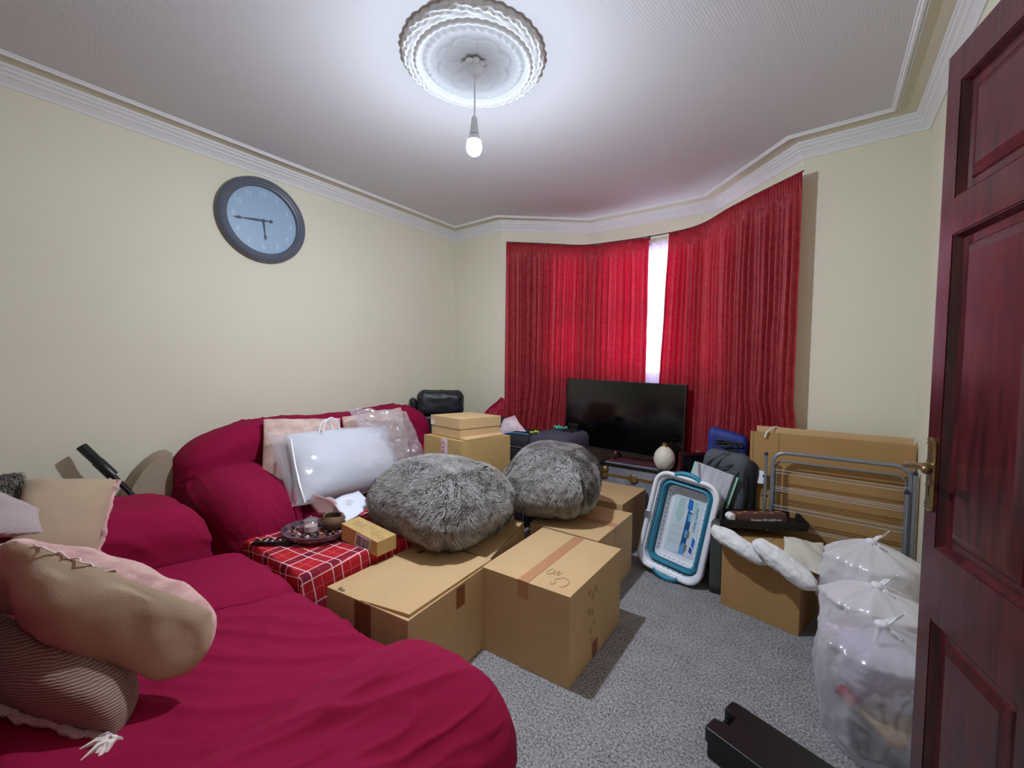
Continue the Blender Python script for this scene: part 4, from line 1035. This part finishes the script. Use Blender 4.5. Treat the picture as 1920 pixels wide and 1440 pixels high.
for x in (-hw, hw-.02): obj('edge_strip', bbox((x, -hd_+.018, .478), (x+.02, hd_-.018, .5)), BLACK, tk, bevel=.002)
obj('top_cloth', bbox((-hw+.02, -hd_+.09, .5), (hw-.02, hd_, .503)), mat('maroon_cloth', (86, 36, 48), .9), tk)
for x in (-.055, .115, -.30):
    bm = BM(); lathe(bm, [(.034, 0), (.036, .004), (.028, .010), (.012, .014)], 8 if x > -.2 else 20, M=Matrix.Translation((x, -hd_-.002, .411)) @ Matrix.Rotation(R(90), 4, 'X') @ Matrix.Rotation(R(22.5), 4, 'Z'))
    obj('clasp', bm, BRASS, tk)
bm = BM(); lathe(bm, [(.030, 0), (.030, .01), (.018, .026), (.006, .03)], 18, M=Matrix.Translation((-.285, -hd_, .455)) @ Matrix.Rotation(R(90), 4, 'X')); box(bm, (-.31, -hd_-.012, .39), (-.262, -hd_, .45)); obj('corner_clasp', bm, BRASS, tk, smooth=True)
bm = BM()
for i in range(16): bmesh.ops.create_icosphere(bm, subdivisions=1, radius=.003, matrix=Matrix.Translation((-.24+i*.036, -hd_-.001, .489)))
obj('rivets', bm, mat('steel_rivet', (180, 180, 184), .3, metal=.8), tk)['kind'] = 'stuff'
tv = thing('television', 'large black flat-screen television standing on the trunk before the curtains', 'television', (-1.315, 3.215, .503), (R(-1), R(1.2), R(-1.5)))
TVS = mat('dark_glossy_screen', (7, 7, 9), .12, spec=.6, coat=.3); BEZ = mat('dark_grey_bezel', (58, 58, 62), .35, metal=.5)
w2, z0_, z1_ = .508, .052, .632
bm = BM(); box(bm, (-w2, -.012, z0_), (w2, .03, z1_)); obj('back_shell', bm, BLACK, tv, bevel=.003)
bm = BM()
for a, b in (((-w2, z0_), (w2, z0_+.013)), ((-w2, z1_-.007), (w2, z1_)), ((-w2, z0_+.013), (-w2+.007, z1_-.007)), ((w2-.007, z0_+.013), (w2, z1_-.007))): box(bm, (a[0], -.018, a[1]), (b[0], -.012, b[1]))
obj('bezel', bm, BEZ, tv)
bm = BM(); box(bm, (-w2+.007, -.0145, z0_+.013), (w2-.007, -.0125, z1_-.007)); obj('screen', bm, TVS, tv)
for x in (-.0, .42):
    bm = BM(); tube(bm, [(x, -.07, .006), (x, 0, .055), (x, .05, .006)], .008, 8); obj('foot', bm, BLACK, tv, smooth=True)
bm = BM(); lathe(bm, [(.004, 0), (.003, .003)], 10, M=Matrix.Translation((-.02, -.018, z0_-.004)) @ Matrix.Rotation(R(90), 4, 'X')); obj('standby_light', bm, mat('red_led', (255, 60, 70), .4, emit=(255, 40, 60), es=4), tv)
df = thing('aroma_diffuser', 'white egg-shaped diffuser with diamond relief and gold cap, on the trunk', 'diffuser', (-.905, 3.075, .503))
bm = BM(); NA_, NR_ = 72, 48; prof = []
def dr(z): return float(np.interp(z, [.012, .03, .05, .07, .09, .11, .13, .15, .165, .17], [.050, .062, .070, .074, .074, .070, .062, .048, .030, .027]))
g = []
for i in range(NR_+1):
    z = .012+.158*i/NR_; row = []
    for k in range(NA_):
        t = 2*math.pi*k/NA_; a = (6*t/math.pi+z/.032) % 2; b = (6*t/math.pi-z/.032) % 2
        rel = .0022*(max(0, 1-abs(a-1)/.14)+max(0, 1-abs(b-1)/.14))*(1 if .02 < z < .13 else 0)
        r_ = dr(z)+min(rel, .0022); row.append(bm.verts.new((r_*math.cos(t), r_*math.sin(t), z)))
    g.append(row)
for a, b in zip(g, g[1:]):
    for k in range(NA_): bm.faces.new([a[k], a[(k+1) % NA_], b[(k+1) % NA_], b[k]])
bm.faces.new(g[-1]); obj('body', bm, mat('warm_white_ceramic', (232, 224, 208), .35), df, smooth=True, angle=50)
bm = BM(); lathe(bm, [(.046, 0), (.048, .004), (.047, .014), (.044, .016)], 32); obj('base_ring', bm, BRASS, df, smooth=True)
bm = BM(); lathe(bm, [(.027, .163), (.024, .172), (.018, .186), (.018, .194), (.016, .196)], 28); obj('cap', bm, BRASS, df, smooth=True)

# ------------------------------------------------------------------ laundry basket
def rrect(w_, h_, r, n=6):
    pts = []
    for cx_, cy_, a0 in ((w_-r, h_-r, 0), (-w_+r, h_-r, 90), (-w_+r, -h_+r, 180), (w_-r, -h_+r, 270)):
        pts += [(cx_+r*math.cos(R(a0+90*k/n)), cy_+r*math.sin(R(a0+90*k/n))) for k in range(n+1)]
    return pts
TEAL = mat('teal_rubber', (44, 138, 168), .45); HOLE = mat('dark_hole', (40, 42, 50), .8)
BMx = frame((-.662, 2.530, .310), (.375, -.045, -.040), (.065, .135, .55))
bk_ = thing('laundry_basket', 'collapsible white and teal laundry basket standing on end, opening to the room', 'basket'); bk_.matrix_world = BMx
def loft(bm, rings, cap=False):
    V = [[bm.verts.new((x, y, z)) for x, y in rrect(w_, h_, r)] for w_, h_, r, z in rings]; n = len(V[0])
    for a, b in zip(V, V[1:]):
        for k in range(n): bm.faces.new([a[k], a[(k+1) % n], b[(k+1) % n], b[k]])
    if cap: bm.faces.new(V[-1])
bm = BM(); tube(bm, [(x, y, 0) for x, y in rrect(.183, .285, .075, 8)], .0135, 10, closed=True); obj('rim', bm, WHITEP, bk_, smooth=True)
bm = BM(); loft(bm, [(.178, .280, .072, -.003), (.160, .262, .062, -.012), (.152, .254, .06, -.055)]); loft(bm, [(.187, .289, .075, -.006), (.183, .285, .072, -.085), (.165, .27, .065, -.112)], True); obj('side_wall', bm, WHITEP, bk_, smooth=True, angle=30)
bm = BM(); loft(bm, [(.152, .254, .06, -.050), (.140, .243, .05, -.020), (.132, .235, .045, -.018), (.126, .228, .04, -.095)]); obj('folding_band', bm, TEAL, bk_, smooth=True, angle=50)
bm = BM(); loft(bm, [(.126, .228, .04, -.075), (.118, .22, .036, -.068), (.104, .203, .03, -.105), (.10, .199, .028, -.108)], True); obj('bottom_panel', bm, WHITEP, bk_, smooth=True, angle=30)
bm = BM()
def dots(w_, h_, z, n1, n2, r, tx=.5):
    for k in range(n2):
        y = -h_*.86+2*h_*.86*k/(n2-1)
        for s in (-1, 1): box(bm, (s*w_-.002, y-r, z-r), (s*w_+.002, y+r, z+r))
    for k in range(n1):
        x = -w_*.78+2*w_*.78*k/(n1-1)
        for s in (-1, 1): box(bm, (x-r, s*h_-.002, z-r), (x+r, s*h_+.002, z+r))
dots(.1585, .2605, -.022, 9, 17, .0028); dots(.1555, .2575, -.036, 9, 16, .0028); dots(.111, .2115, -.088, 7, 14, .0034)
o = obj('vent_holes', bm, HOLE, bk_); o['kind'] = 'stuff'
for s in (1, -1):
    bm = BM(); tube(bm, smoothpath([(-.072, s*.285, 0), (-.045, s*.302, .004), (0, s*.309, .006), (.045, s*.302, .004), (.072, s*.285, 0)], 5), .0150, 10); obj('grip', bm, TEAL, bk_, smooth=True)
bm = BM(); box(bm, (-.200, -.02, -.016), (-.168, .03, .0155)); obj('hinge_clip', bm, mat('silver_clip', (170, 174, 182), .25, metal=.7), bk_, bevel=.004)
bm = BM(); box(bm, (-.078, -.172, -.107), (.092, .172, -.1045)); card = obj('cardboard_insert', bm, mat('pale_print_card', (206, 222, 230), .35), bk_)
def cc_(n): return mat(*n)
BL1 = mat('bright_blue_print', (22, 112, 196), .4); BL2 = mat('dark_blue_print', (32, 84, 142), .4); BL3 = mat('mint_print', (176, 206, 206), .4); BL4 = mat('violet_blue_print', (50, 70, 150), .4); LBL = mat('light_blue_print', (96, 164, 214), .4)
def patch(pts, m, z=.0006, name='printed_patch'):
    bm = BM(); prism(bm, pts, -.1045, -.1045+z); return obj(name, bm, m, card)
patch([(.005, .168), (.032, .160), (.036, .105), (.018, .095), (.004, .110)], BL1)
patch([(.012, .10), (.040, .085), (.040, -.165), (.008, -.165)], BL2)
patch([(.014, -.11), (.038, -.13), (.036, -.168), (.006, -.168)], LBL, .0009)
patch([(-.048, .160), (-.012, .165), (-.012, .05), (-.026, .010), (-.040, .010), (-.058, .05)], BL3)
patch([(.042, .160), (.062, .155), (.060, .085), (.046, .075), (.040, .09)], BL3)
for y in (.055, -.045, -.125):
    patch([(.018, y+.025), (.046, y+.022), (.046, y-.02), (.022, y-.022)], LBL, .0012); patch([(.034, y+.024), (.048, y+.021), (.048, y-.019), (.036, y-.021)], BL3 if y > 0 else mat('fruit_print', (176, 120, 90), .5, rgb2=(90, 100, 80), vscale=90), .0016)
patch([(.070, -.048), (.086, -.060), (.086, -.112), (.070, -.100)], BL1); patch([(.064, -.106), (.082, -.118), (.082, -.148), (.064, -.138)], BL4)
RT = Matrix.Translation((.068, .055, -.1036)) @ Matrix.Rotation(R(-90), 4, 'Z')
text('Laundry Basket', .0235, RT, BL2, card, 'lettering', .0003)
bm = BM()
for k in range(6):
    for j in range(3): box(bm, (-.060+.011*k, -.035-.043*j, -.1044), (-.0585+.011*k, -.004-.043*j-.004*(k % 2), -.1040))
obj('small_print', bm, INK, card)['kind'] = 'stuff'

# ------------------------------------------------------------------ things between the basket and the cardboard sheets
CARD2 = mat('dull_cardboard', (150, 118, 86), .8)
bm = BM(); hexa(bm, [(-.80, 2.86, 0), (-.66, 2.93, 0), (-.66, 2.935, 0), (-.80, 2.866, 0)], [(-.77, 2.93, .58), (-.65, 2.985, .70), (-.65, 2.99, .70), (-.77, 2.936, .58)])
tag(obj('cardboard_piece', bm, CARD2), 'small brown cardboard piece leaning right of the trunk', 'cardboard')
fr = thing('picture_frame', 'dark wooden frame leaning edge-on, left of the grey backpack', 'frame', (-.655, 2.80, 0), (R(-3), R(4), R(58)))
bm = BM()
for a, b in (((-.11, 0), (-.09, .70)), ((.09, 0), (.11, .70)), ((-.09, 0), (.09, .02)), ((-.09, .68), (.09, .70))): box(bm, (a[0], -.01, a[1]), (b[0], .01, b[1]))
obj('moulding', bm, WOOD, fr); obj('backing', bbox((-.09, -.003, .02), (.09, .003, .68)), BLACKM, fr)
bp_ = thing('backpack', 'dark grey backpack with black sides leaning on the cardboard sheets', 'backpack', (-.485, 2.80, 0), (R(-1), R(3), R(-6)))
GB = mat('dark_grey_canvas', (86, 90, 98), .9, bump=.3, bscale=300, var=.1, vscale=7)
def bpf(p, n):
    k = max(0, p.z)/.26; return Vector((p.x*(1-.14*k*k), p.y, p.z))+n*.008*nz(p, 7, 4)
o = obj('main_compartment', rbox((.135, .07, .20), .06, 20, bpf), GB, bp_, smooth=True, angle=180); o.location = (0, 0, .545)
o = obj('side_panel', rbox((.055, .055, .21), .05, 14, bpf), SC2, bp_, smooth=True, angle=180); o.location = (.118, .0, .50)
o = obj('lower_section', rbox((.14, .075, .18), .04, 10), SC2, bp_, smooth=True, angle=180); o.location = (0, 0, .185)
bm = BM(); g = random.Random(5)
for i in range(6):
    a = [Vector((g.uniform(-.08, .08), g.uniform(-.04, .04), .755+g.uniform(0, .05))) for _ in range(5)]; tube(bm, smoothpath(a, 5), .004, 6)
obj('strap_tangle', bm, BLACKM, bp_, smooth=True)['kind'] = 'stuff'
for pts in ([(.0, -.05, .74), (-.09, -.08, .66), (-.11, -.085, .56), (-.10, -.085, .45)], [(.02, -.05, .74), (-.05, -.085, .64), (-.06, -.088, .50), (-.055, -.085, .42)], [(.10, -.03, .71), (.02, -.085, .665), (-.08, -.085, .63), (-.14, -.06, .61)], [(.12, -.02, .70), (.06, -.088, .60), (.0, -.088, .52), (-.02, -.088, .44)], [(.10, -.02, .72), (.128, -.062, .62), (.132, -.066, .48), (.125, -.06, .38)]):
    bm = BM(); tube(bm, smoothpath(pts, 6), .0042, 6); obj('strap', bm, BLACKM, bp_, smooth=True)
BLU = mat('royal_blue_nylon', (30, 50, 128), .6, bump=.2, bscale=100)
o = obj('blue_bag', rbox((.125, .045, .42), .035, 20, lambda p, n: Vector((p.x*(1-.1*max(0, p.z)/.4), p.y, p.z-.02*(p.x/.12)))+n*.012*nz(p, 9, 2)), BLU, None, smooth=True, angle=180, loc=(-.47, 2.94, .428), rot=(R(-1), 0, 0))
tag(o, 'royal blue bag standing behind the grey backpack', 'bag')
fo = thing('lap_board', 'white wood-grain board with mint green edge in front of the backpack', 'board'); fo.matrix_world = frame((-.600, 2.705, .672), (.232, .0, -.060), (.055, .008, .24))
GRAIN = mat('white_wood_grain', (206, 206, 214), .6, rgb2=(180, 178, 188), vscale=5, stretch=(9, 1, 1)); MINT = mat('mint_green', (168, 222, 196), .5)
bm = BM(); box(bm, (.0, -.44, -.012), (.215, -.0, .004)); obj('surface', bm, GRAIN, fo, bevel=.002)
for x in (-.013, .225): obj('edge_trim', bbox((x, -.44, -.014), (x+.013, -.002, .002)), MINT, fo, bevel=.003)
obj('edge_band', bbox((.212, -.44, -.013), (.226, -.004, .0045)), mat('dark_green_elastic', (52, 62, 60), .7), fo)
bm = BM(); hexa(bm, [(.010, -.002, .0045), (.024, -.002, .0045), (.075, -.16, .0045), (.058, -.16, .0045)], [(.010, -.002, .006), (.024, -.002, .006), (.075, -.16, .006), (.058, -.16, .006)]); obj('elastic_band', bm, mat('grey_elastic', (138, 136, 146), .7), fo)
dk = lump('storage_case', 'dark grey case in the gap between laundry basket and brown box', 'case', (-.435, 2.60, .20), (.035, .13, .20), mat('dark_grey_green', (66, 70, 68), .6), 6, n=8, amp=.002, r=.012)

# flattened cardboard sheets against the back wall
for k, (x0, x1, y, h_, lab) in enumerate(((-.330, .383, 2.800, .880, 'front sheet of the flattened cardboard leaning by the curtain, airer before it'), (-.300, .375, 2.820, .912, 'middle sheet of the leaning flattened cardboard, its top edge just showing'), (-.280, .36, 2.840, .905, 'rearmost sheet of the leaning flattened cardboard, nearest the wall'))):
    o = thing('cardboard_sheet', lab, 'cardboard', (0, y, 0), (R(-.6), 0, 0), 'flattened cardboard sheets')
    bm = BM(); box(bm, (x0, 0, 0), (x1, .007, h_)); obj('panel', bm, CARD_D if k == 0 else CARD, o)
    bm = BM(); box(bm, (x0+.012, -.0015, .0), (x0+.018, 0, h_)); 
    if k == 0:
        obj('crease', bm, mat('crease_brown', (150, 118, 76), .9), o)
        bm = BM(); box(bm, (x0+.14, -.0015, h_-.11), (x0+.146, 0, h_-.0)); obj('slot', bm, mat('crease_brown', (0, 0, 0)), o)
        sheetA = o
    else: bm.free()
bm = BM(); tube(bm, smoothpath([(-.255, -.012, .85), (-.245, -.014, .885), (-.21, .01, .915), (-.17, .035, .90), (-.16, .05, .87)], 5), [.0045]*6+[.003]*15, 6); obj('white_strap', bm, WHITEP, sheetA, smooth=True)
bm = BM(); q = quadsheet([(-.300, -.012, .658), (-.235, -.030, .652), (-.238, -.028, .585), (-.300, -.010, .580)], 8, lambda q, u, v: q+Vector((0, -.02*math.sin(u*3)*v, 0)))
bm.free(); o = obj('paper_slip', q, PAPER, sheetA, smooth=True); o['label'] = 'white printed paper slip'

# ------------------------------------------------------------------ clothes airer
ar = thing('clothes_airer', 'folded grey metal clothes airer standing in front of the cardboard sheets', 'airer', (0, 2.715, 0), (R(-.8), 0, 0))
def U(x0, x1, zt, zb, y, r, rad=.06):
    pts = [(x0, y, zb), (x0, y, zt-rad)]+[(x0+rad-rad*math.cos(a), y, zt-rad+rad*math.sin(a)) for a in [math.pi/2*k/6 for k in range(1, 7)]]
    pts += [(x1-rad+rad*math.sin(a), y, zt-rad+rad*math.cos(a)) for a in [math.pi/2*k/6 for k in range(0, 7)]]+[(x1, y, zb)]
    bm = BM(); tube(bm, pts, r, 10); return bm
obj('main_frame', U(-.205, .358, .785, .03, 0, .0105), STEEL, ar, smooth=True)
obj('wing_frame', U(-.192, .345, .735, .10, .022, .006, .04), STEEL, ar, smooth=True)
CAP = mat('navy_cap', (38, 44, 84), .4)
for x, zt, y in ((-.238, .775, -.004), (.383-.012, .765, -.012), (.345, .67, -.016)):
    bm = BM(); tube(bm, [(x, y, .012), (x, y, zt-.012)], .0085, 10); l_ = obj('leg', bm, STEEL, ar, smooth=True)
    bm = BM(); lathe(bm, [(.0095, zt-.014), (.0095, zt), (.006, zt+.002)], 12, (x, y, 0)); obj('cap', bm, CAP, l_, smooth=True)
for z in (.687, .668, .590, .580, .568, .487, .476, .464, .38, .37, .29, .28):
    bm = BM(); y = -.004 if int(z*1000) % 2 else .006; tube(bm, [(-.205, y, z), (.358, y, z-.004)], .0020, 6); obj('wire', bm, mat('wire_white', (196, 198, 204), .3, metal=.3), ar, smooth=True)
for z in (.64, .53): 
    bm = BM(); lathe(bm, [(.006, -.03), (.006, .0)], 10, M=Matrix.Translation((-.222, -.004, z)) @ Matrix.Rotation(R(90), 4, 'Y')); obj('pivot', bm, BLACK, ar)

# ------------------------------------------------------------------ brown box with tray and pads
bF, blF, hF = cbox('cardboard_box', 'plain brown box at the right holding the black tray and white pads', [(-.392, 2.388), (-.046, 2.312), (.020, 2.60), (-.33, 2.68)], 0, .355, 'Y', cm=CARD_D, tape=False)
ty = thing('tray', 'shallow black square tray on top of the plain brown box', 'tray')
q4 = [(-0.412, 2.399, 0.402), (-0.025, 2.627, 0.402), (-0.090, 2.833, 0.446), (-0.439, 2.597, 0.446)]
c_ = sum((Vector(q) for q in q4), Vector())/4; c_.z = .402
lo = [Vector((q[0], q[1], .402)) for q in q4]
def shr(P, k, z): cc2 = sum(P, Vector())/4; return [Vector((cc2.x+(p.x-cc2.x)*k, cc2.y+(p.y-cc2.y)*k, z)) for p in P]
bm = BM(); hexa(bm, shr(lo, .97, .402), shr(lo, .975, .408)); obj('base', bm, BLACKM, ty)
o1, o2, i1, i2 = shr(lo, .97, .402), shr(lo, 1.0, .445), shr(lo, .93, .408), shr(lo, .955, .445)
for k in range(4):
    j = (k+1) % 4; bm = BM(); hexa(bm, [o1[k], o1[j], i1[j], i1[k]], [o2[k], o2[j], i2[j], i2[k]]); obj('rim_side', bm, BLACKM, ty)
lb = thing('tealight_box', 'brown printed box of tealights lying in the black tray', 'box')
fx = Vector((-0.327, 2.435, 0.409)); ex = Vector((-0.103, 2.614, 0.409)); xd = (ex-fx); Lx = xd.length; xd.normalize(); yd = Vector((-xd.y, xd.x, 0))
LM = frame(fx+yd*.03, xd, yd)
BRN = mat('brown_print', (92, 58, 54), .4)
bm = BM(); pr_ = [(0, 0), (Lx, 0), (Lx, .058), (0, .058)]
hexa(bm, [LM @ Vector((x, y, 0)) for x, y in pr_], [LM @ Vector((x, y+(.010 if y == 0 else -.0), .062)) for x, y in pr_]); obj('carton', bm, BRN, lb, bevel=.002)
bm = BM(); arc = [(.001, .002), (.001, .060), (-.010, .060), (-.022, .054), (-.029, .044), (-.027, .032), (-.018, .018), (-.008, .007)]
hexM = LM @ Matrix(((1, 0, 0, 0), (0, 0, 1, 0), (0, 1, 0, 0), (0, 0, 0, 1)))
prism(bm, arc, .002, .05, hexM); obj('end_flap', bm, LABEL, lb, smooth=False)
WP = mat('white_print', (236, 232, 230), .5)
TM = LM @ frame((Lx*.60, .0035, .030), (1, 0, 0), (0, .16, 1)) @ Matrix.Translation((0, 0, .0010))
text('24-piece LED tealight set', .0165, TM, WP, lb, 'lettering', .0003, bold=.0003)
OR = mat('orange_print', (226, 150, 60), .5)
for k in range(6):
    bm = BM(); lathe(bm, [(.009, 0), (.009, .0008)], 12, M=LM @ Matrix.Translation((Lx*(.12+.155*k), .022+.018*(k % 2), .0622)) @ Matrix.Diagonal((1.3, .55, 1, 1))); obj('printed_candle', bm, OR, lb)
PAD = mat('white_tissue', (228, 228, 228), .8, bump=1, bscale=24, bdist=.012)
def pad(label, a, b, r1, r2, seed):
    a, b = Vector(a), Vector(b); x = b-a; ln = x.length
    M = frame(a.lerp(b, .5), x, (0, 1, .35)); 
    def f(p, n):
        t = p.x/(ln/2); k = (1-.45*abs(t)**3); return Vector((p.x, p.y*k, p.z*k))+n*(.007*nz(p, 22, seed)+.004*nz(p, 60, seed+2))
    o = obj('padding_roll', rbox((ln/2, r1, r2), r2*.95, 26, f), PAD, None, smooth=True, angle=180); o.matrix_world = M
    return tag(o, label, 'padding', 'white tissue pads')
pad('left white tissue pad drooping from under the tray towards the basket', (-.435, 2.335, .415), (-.175, 2.275, .325), .045, .032, 3)
pad('right white tissue pad hanging over the brown box front, nearer the bags', (-.235, 2.255, .425), (.012, 2.195, .300), .05, .036, 8)
o = obj('padding_cloth', pillow([(-.13, 2.52, .388), (.035, 2.60, .368), (.060, 2.33, .30), (-.12, 2.24, .375)], .03, n=20, seed=61, wr=.012, wsc=14), mat('off_white_foam', (214, 210, 196), .8, bump=.3, bscale=120), None, smooth=True, angle=180)
tag(o, 'off-white foam sheet under the tray, folded over the box corner', 'padding')

KN = mat('gathered_white_plastic', (228, 228, 232), .35, bump=.5, bscale=60)
# ------------------------------------------------------------------ carrier bags
def bag(label, c, rx, ry, h, m, seed, knot=True, fill=None):
    o = thing('carrier_bag', label, 'bag', (c[0], c[1], 0), group=None)
    bm = BM(); NA_, NR_ = 120, 60; g = []
    for i in range(NR_+1):
        s = i/NR_; row = []
        if s < .72: q = s/.72; z = h*.80*q; r = .80+.20*math.sin(min(1, q*1.6)*math.pi/2)-.10*max(0, q-.6)
        else: q = (s-.72)/.28; z = h*(.80+.17*q**.7); r = .96*(1-q)**.75+.05
        for k in range(NA_):
            t = 2*math.pi*k/NA_; p = Vector((math.cos(t), math.sin(t), z*4))
            w_ = .12*nz(p, 1.3, seed)+.07*ridge(p, 2.6, seed+1)+.05*ridge(p, 5.5, seed+2)*abs(nz(p, 2, seed+4))*2+.02*nz(p, 9, seed+6)
            fold = (.05*abs(math.sin(9*t+2*nz(p, .8, seed+5)))+.03*math.sin(21*t+seed))*max(0, s-.45)/.55*(1.2-s)
            rr_ = max(.03, r*(1+w_-fold*1.6)); row.append(bm.verts.new((rx*rr_*math.cos(t), ry*rr_*math.sin(t), max(.002, z+.012*nz(p, 2, seed+7)*(s > .05)))))
        g.append(row)
    for a, b in zip(g, g[1:]):
        for k in range(NA_): bm.faces.new([a[k], a[(k+1) % NA_], b[(k+1) % NA_], b[k]])
    bm.faces.new(g[0]); obj('bag_skin', bm, m, o, smooth=True, angle=180)
    if knot:
        bm = BM(); bmesh.ops.create_icosphere(bm, subdivisions=3, radius=.020, matrix=Matrix.Translation((0, 0, h*.975)) @ Matrix.Diagonal((1, 1, .8, 1)))
        for v in bm.verts: v.co += v.co.normalized()*.004*nz(v.co, 60, seed)
        obj('knot', bm, KN, o, smooth=True)
        for s_, (dx_, dy_, dz_) in enumerate(((.055, .01, .05), (-.03, -.03, -.035), (.05, -.035, -.02))):
            a = Vector((0, 0, h*.975)); e = a+Vector((dx_, dy_, dz_)); sd = Vector((dy_, -dx_, .01)).normalized()*.012
            gr = [[a.lerp(e, k/8)+sd*(j/2-1)*(.4+.8*k/8)+Vector((0, 0, .010*math.sin(k*.6+j)+.004*nz((k, j, seed), 1, 1))) for j in range(5)] for k in range(9)]
            q = obj('tied_ear', sheet(gr), KN, o, smooth=True, angle=180)
    return o

def inner(parent, name, half, loc, rot, m, r=.01, seed=1):
    o = obj(name, rbox(half, r, 8, lambda p, n: p+n*.012*nz(p, 9, seed)), m, parent, smooth=True, angle=180); o.location = loc; o.rotation_euler = rot; return o
LAV = mat('lavender_fabric', (206, 198, 216), .8); PNKP = mat('dusty_pink_stuff', (214, 186, 188), .8); GRYP = mat('pale_grey_stuff', (190, 192, 200), .7)
b3 = bag('white knotted carrier bag farthest back beside the airer, dark item inside', (.195, 2.36), .165, .15, .515, BAGW, 3)
inner(b3, 'contents', (.10, .09, .17), (0, 0, .19), (0, 0, .3), GRYP, .04, 2)
b2 = bag('pinkish white knotted carrier bag between the other two bags', (.195, 2.07), .165, .13, .44, BAGW, 11)
inner(b2, 'contents', (.10, .07, .14), (0, 0, .16), (0, 0, .2), PNKP, .04, 5)
b1 = bag('clear carrier bag nearest the door, coloured books and white cloth visible inside', (.185, 1.80), .165, .16, .42, BAGC, 19)
inner(b1, 'white_cloth', (.10, .09, .09), (.0, .0, .26), (0, .1, .3), LAV, .05, 3)
inner(b1, 'wooden_board', (.085, .06, .012), (-.0, -.04, .135), (R(10), R(14), R(-30)), mat('pale_wood', (204, 172, 128), .6), .006)
inner(b1, 'grey_book', (.09, .07, .02), (.02, -.01, .09), (R(6), R(8), R(-24)), GRYP, .006)
inner(b1, 'red_packet', (.03, .02, .012), (-.08, -.055, .165), (R(20), R(10), R(-30)), mat('crimson_packet', (206, 50, 84), .5), .006)
inner(b1, 'white_card', (.016, .002, .022), (-.115, -.075, .235), (R(5), 0, R(-35)), LABEL, .001)
inner(b1, 'dark_packet', (.09, .07, .03), (.02, -.02, .04), (0, 0, .2), mat('dark_packet', (70, 66, 74), .6), .01)

# ------------------------------------------------------------------ black case on the carpet
kc = thing('tool_case', 'black plastic tool case with moulded handle on the carpet in the foreground', 'case', (-.262, 1.402, .002), (0, 0, math.atan2(-.30, .95)))
bm = BM(); out = [(0, 0), (.012, -.004), (.47, -.004), (.47, .178), (.012, .178), (0, .172), (0, .122), (.046, .116), (.050, .062), (0, .056)]
prism(bm, out, .052, .100); obj('upper_half', bm, BLACK, kc, bevel=.004)
bm = BM(); out2 = [(.006, .004), (.47, .0), (.47, .174), (.006, .170), (.006, .122), (.046, .116), (.050, .062), (.006, .056)]
prism(bm, out2, 0, .049); obj('lower_half', bm, BLACK, kc, bevel=.004)
bm = BM(); tube(bm, [(.014, .045, .055), (.012, .058, .055), (.012, .120, .055), (.014, .132, .055)], .012, 10); obj('handle', bm, BLACK, kc, smooth=True)
obj('latch', bbox((.30, -.010, .035), (.36, -.003, .075)), BLACK, kc, bevel=.002)
# small scuffs on the left wall
SC_ = mat('wall_scuff', (176, 150, 132), .9)
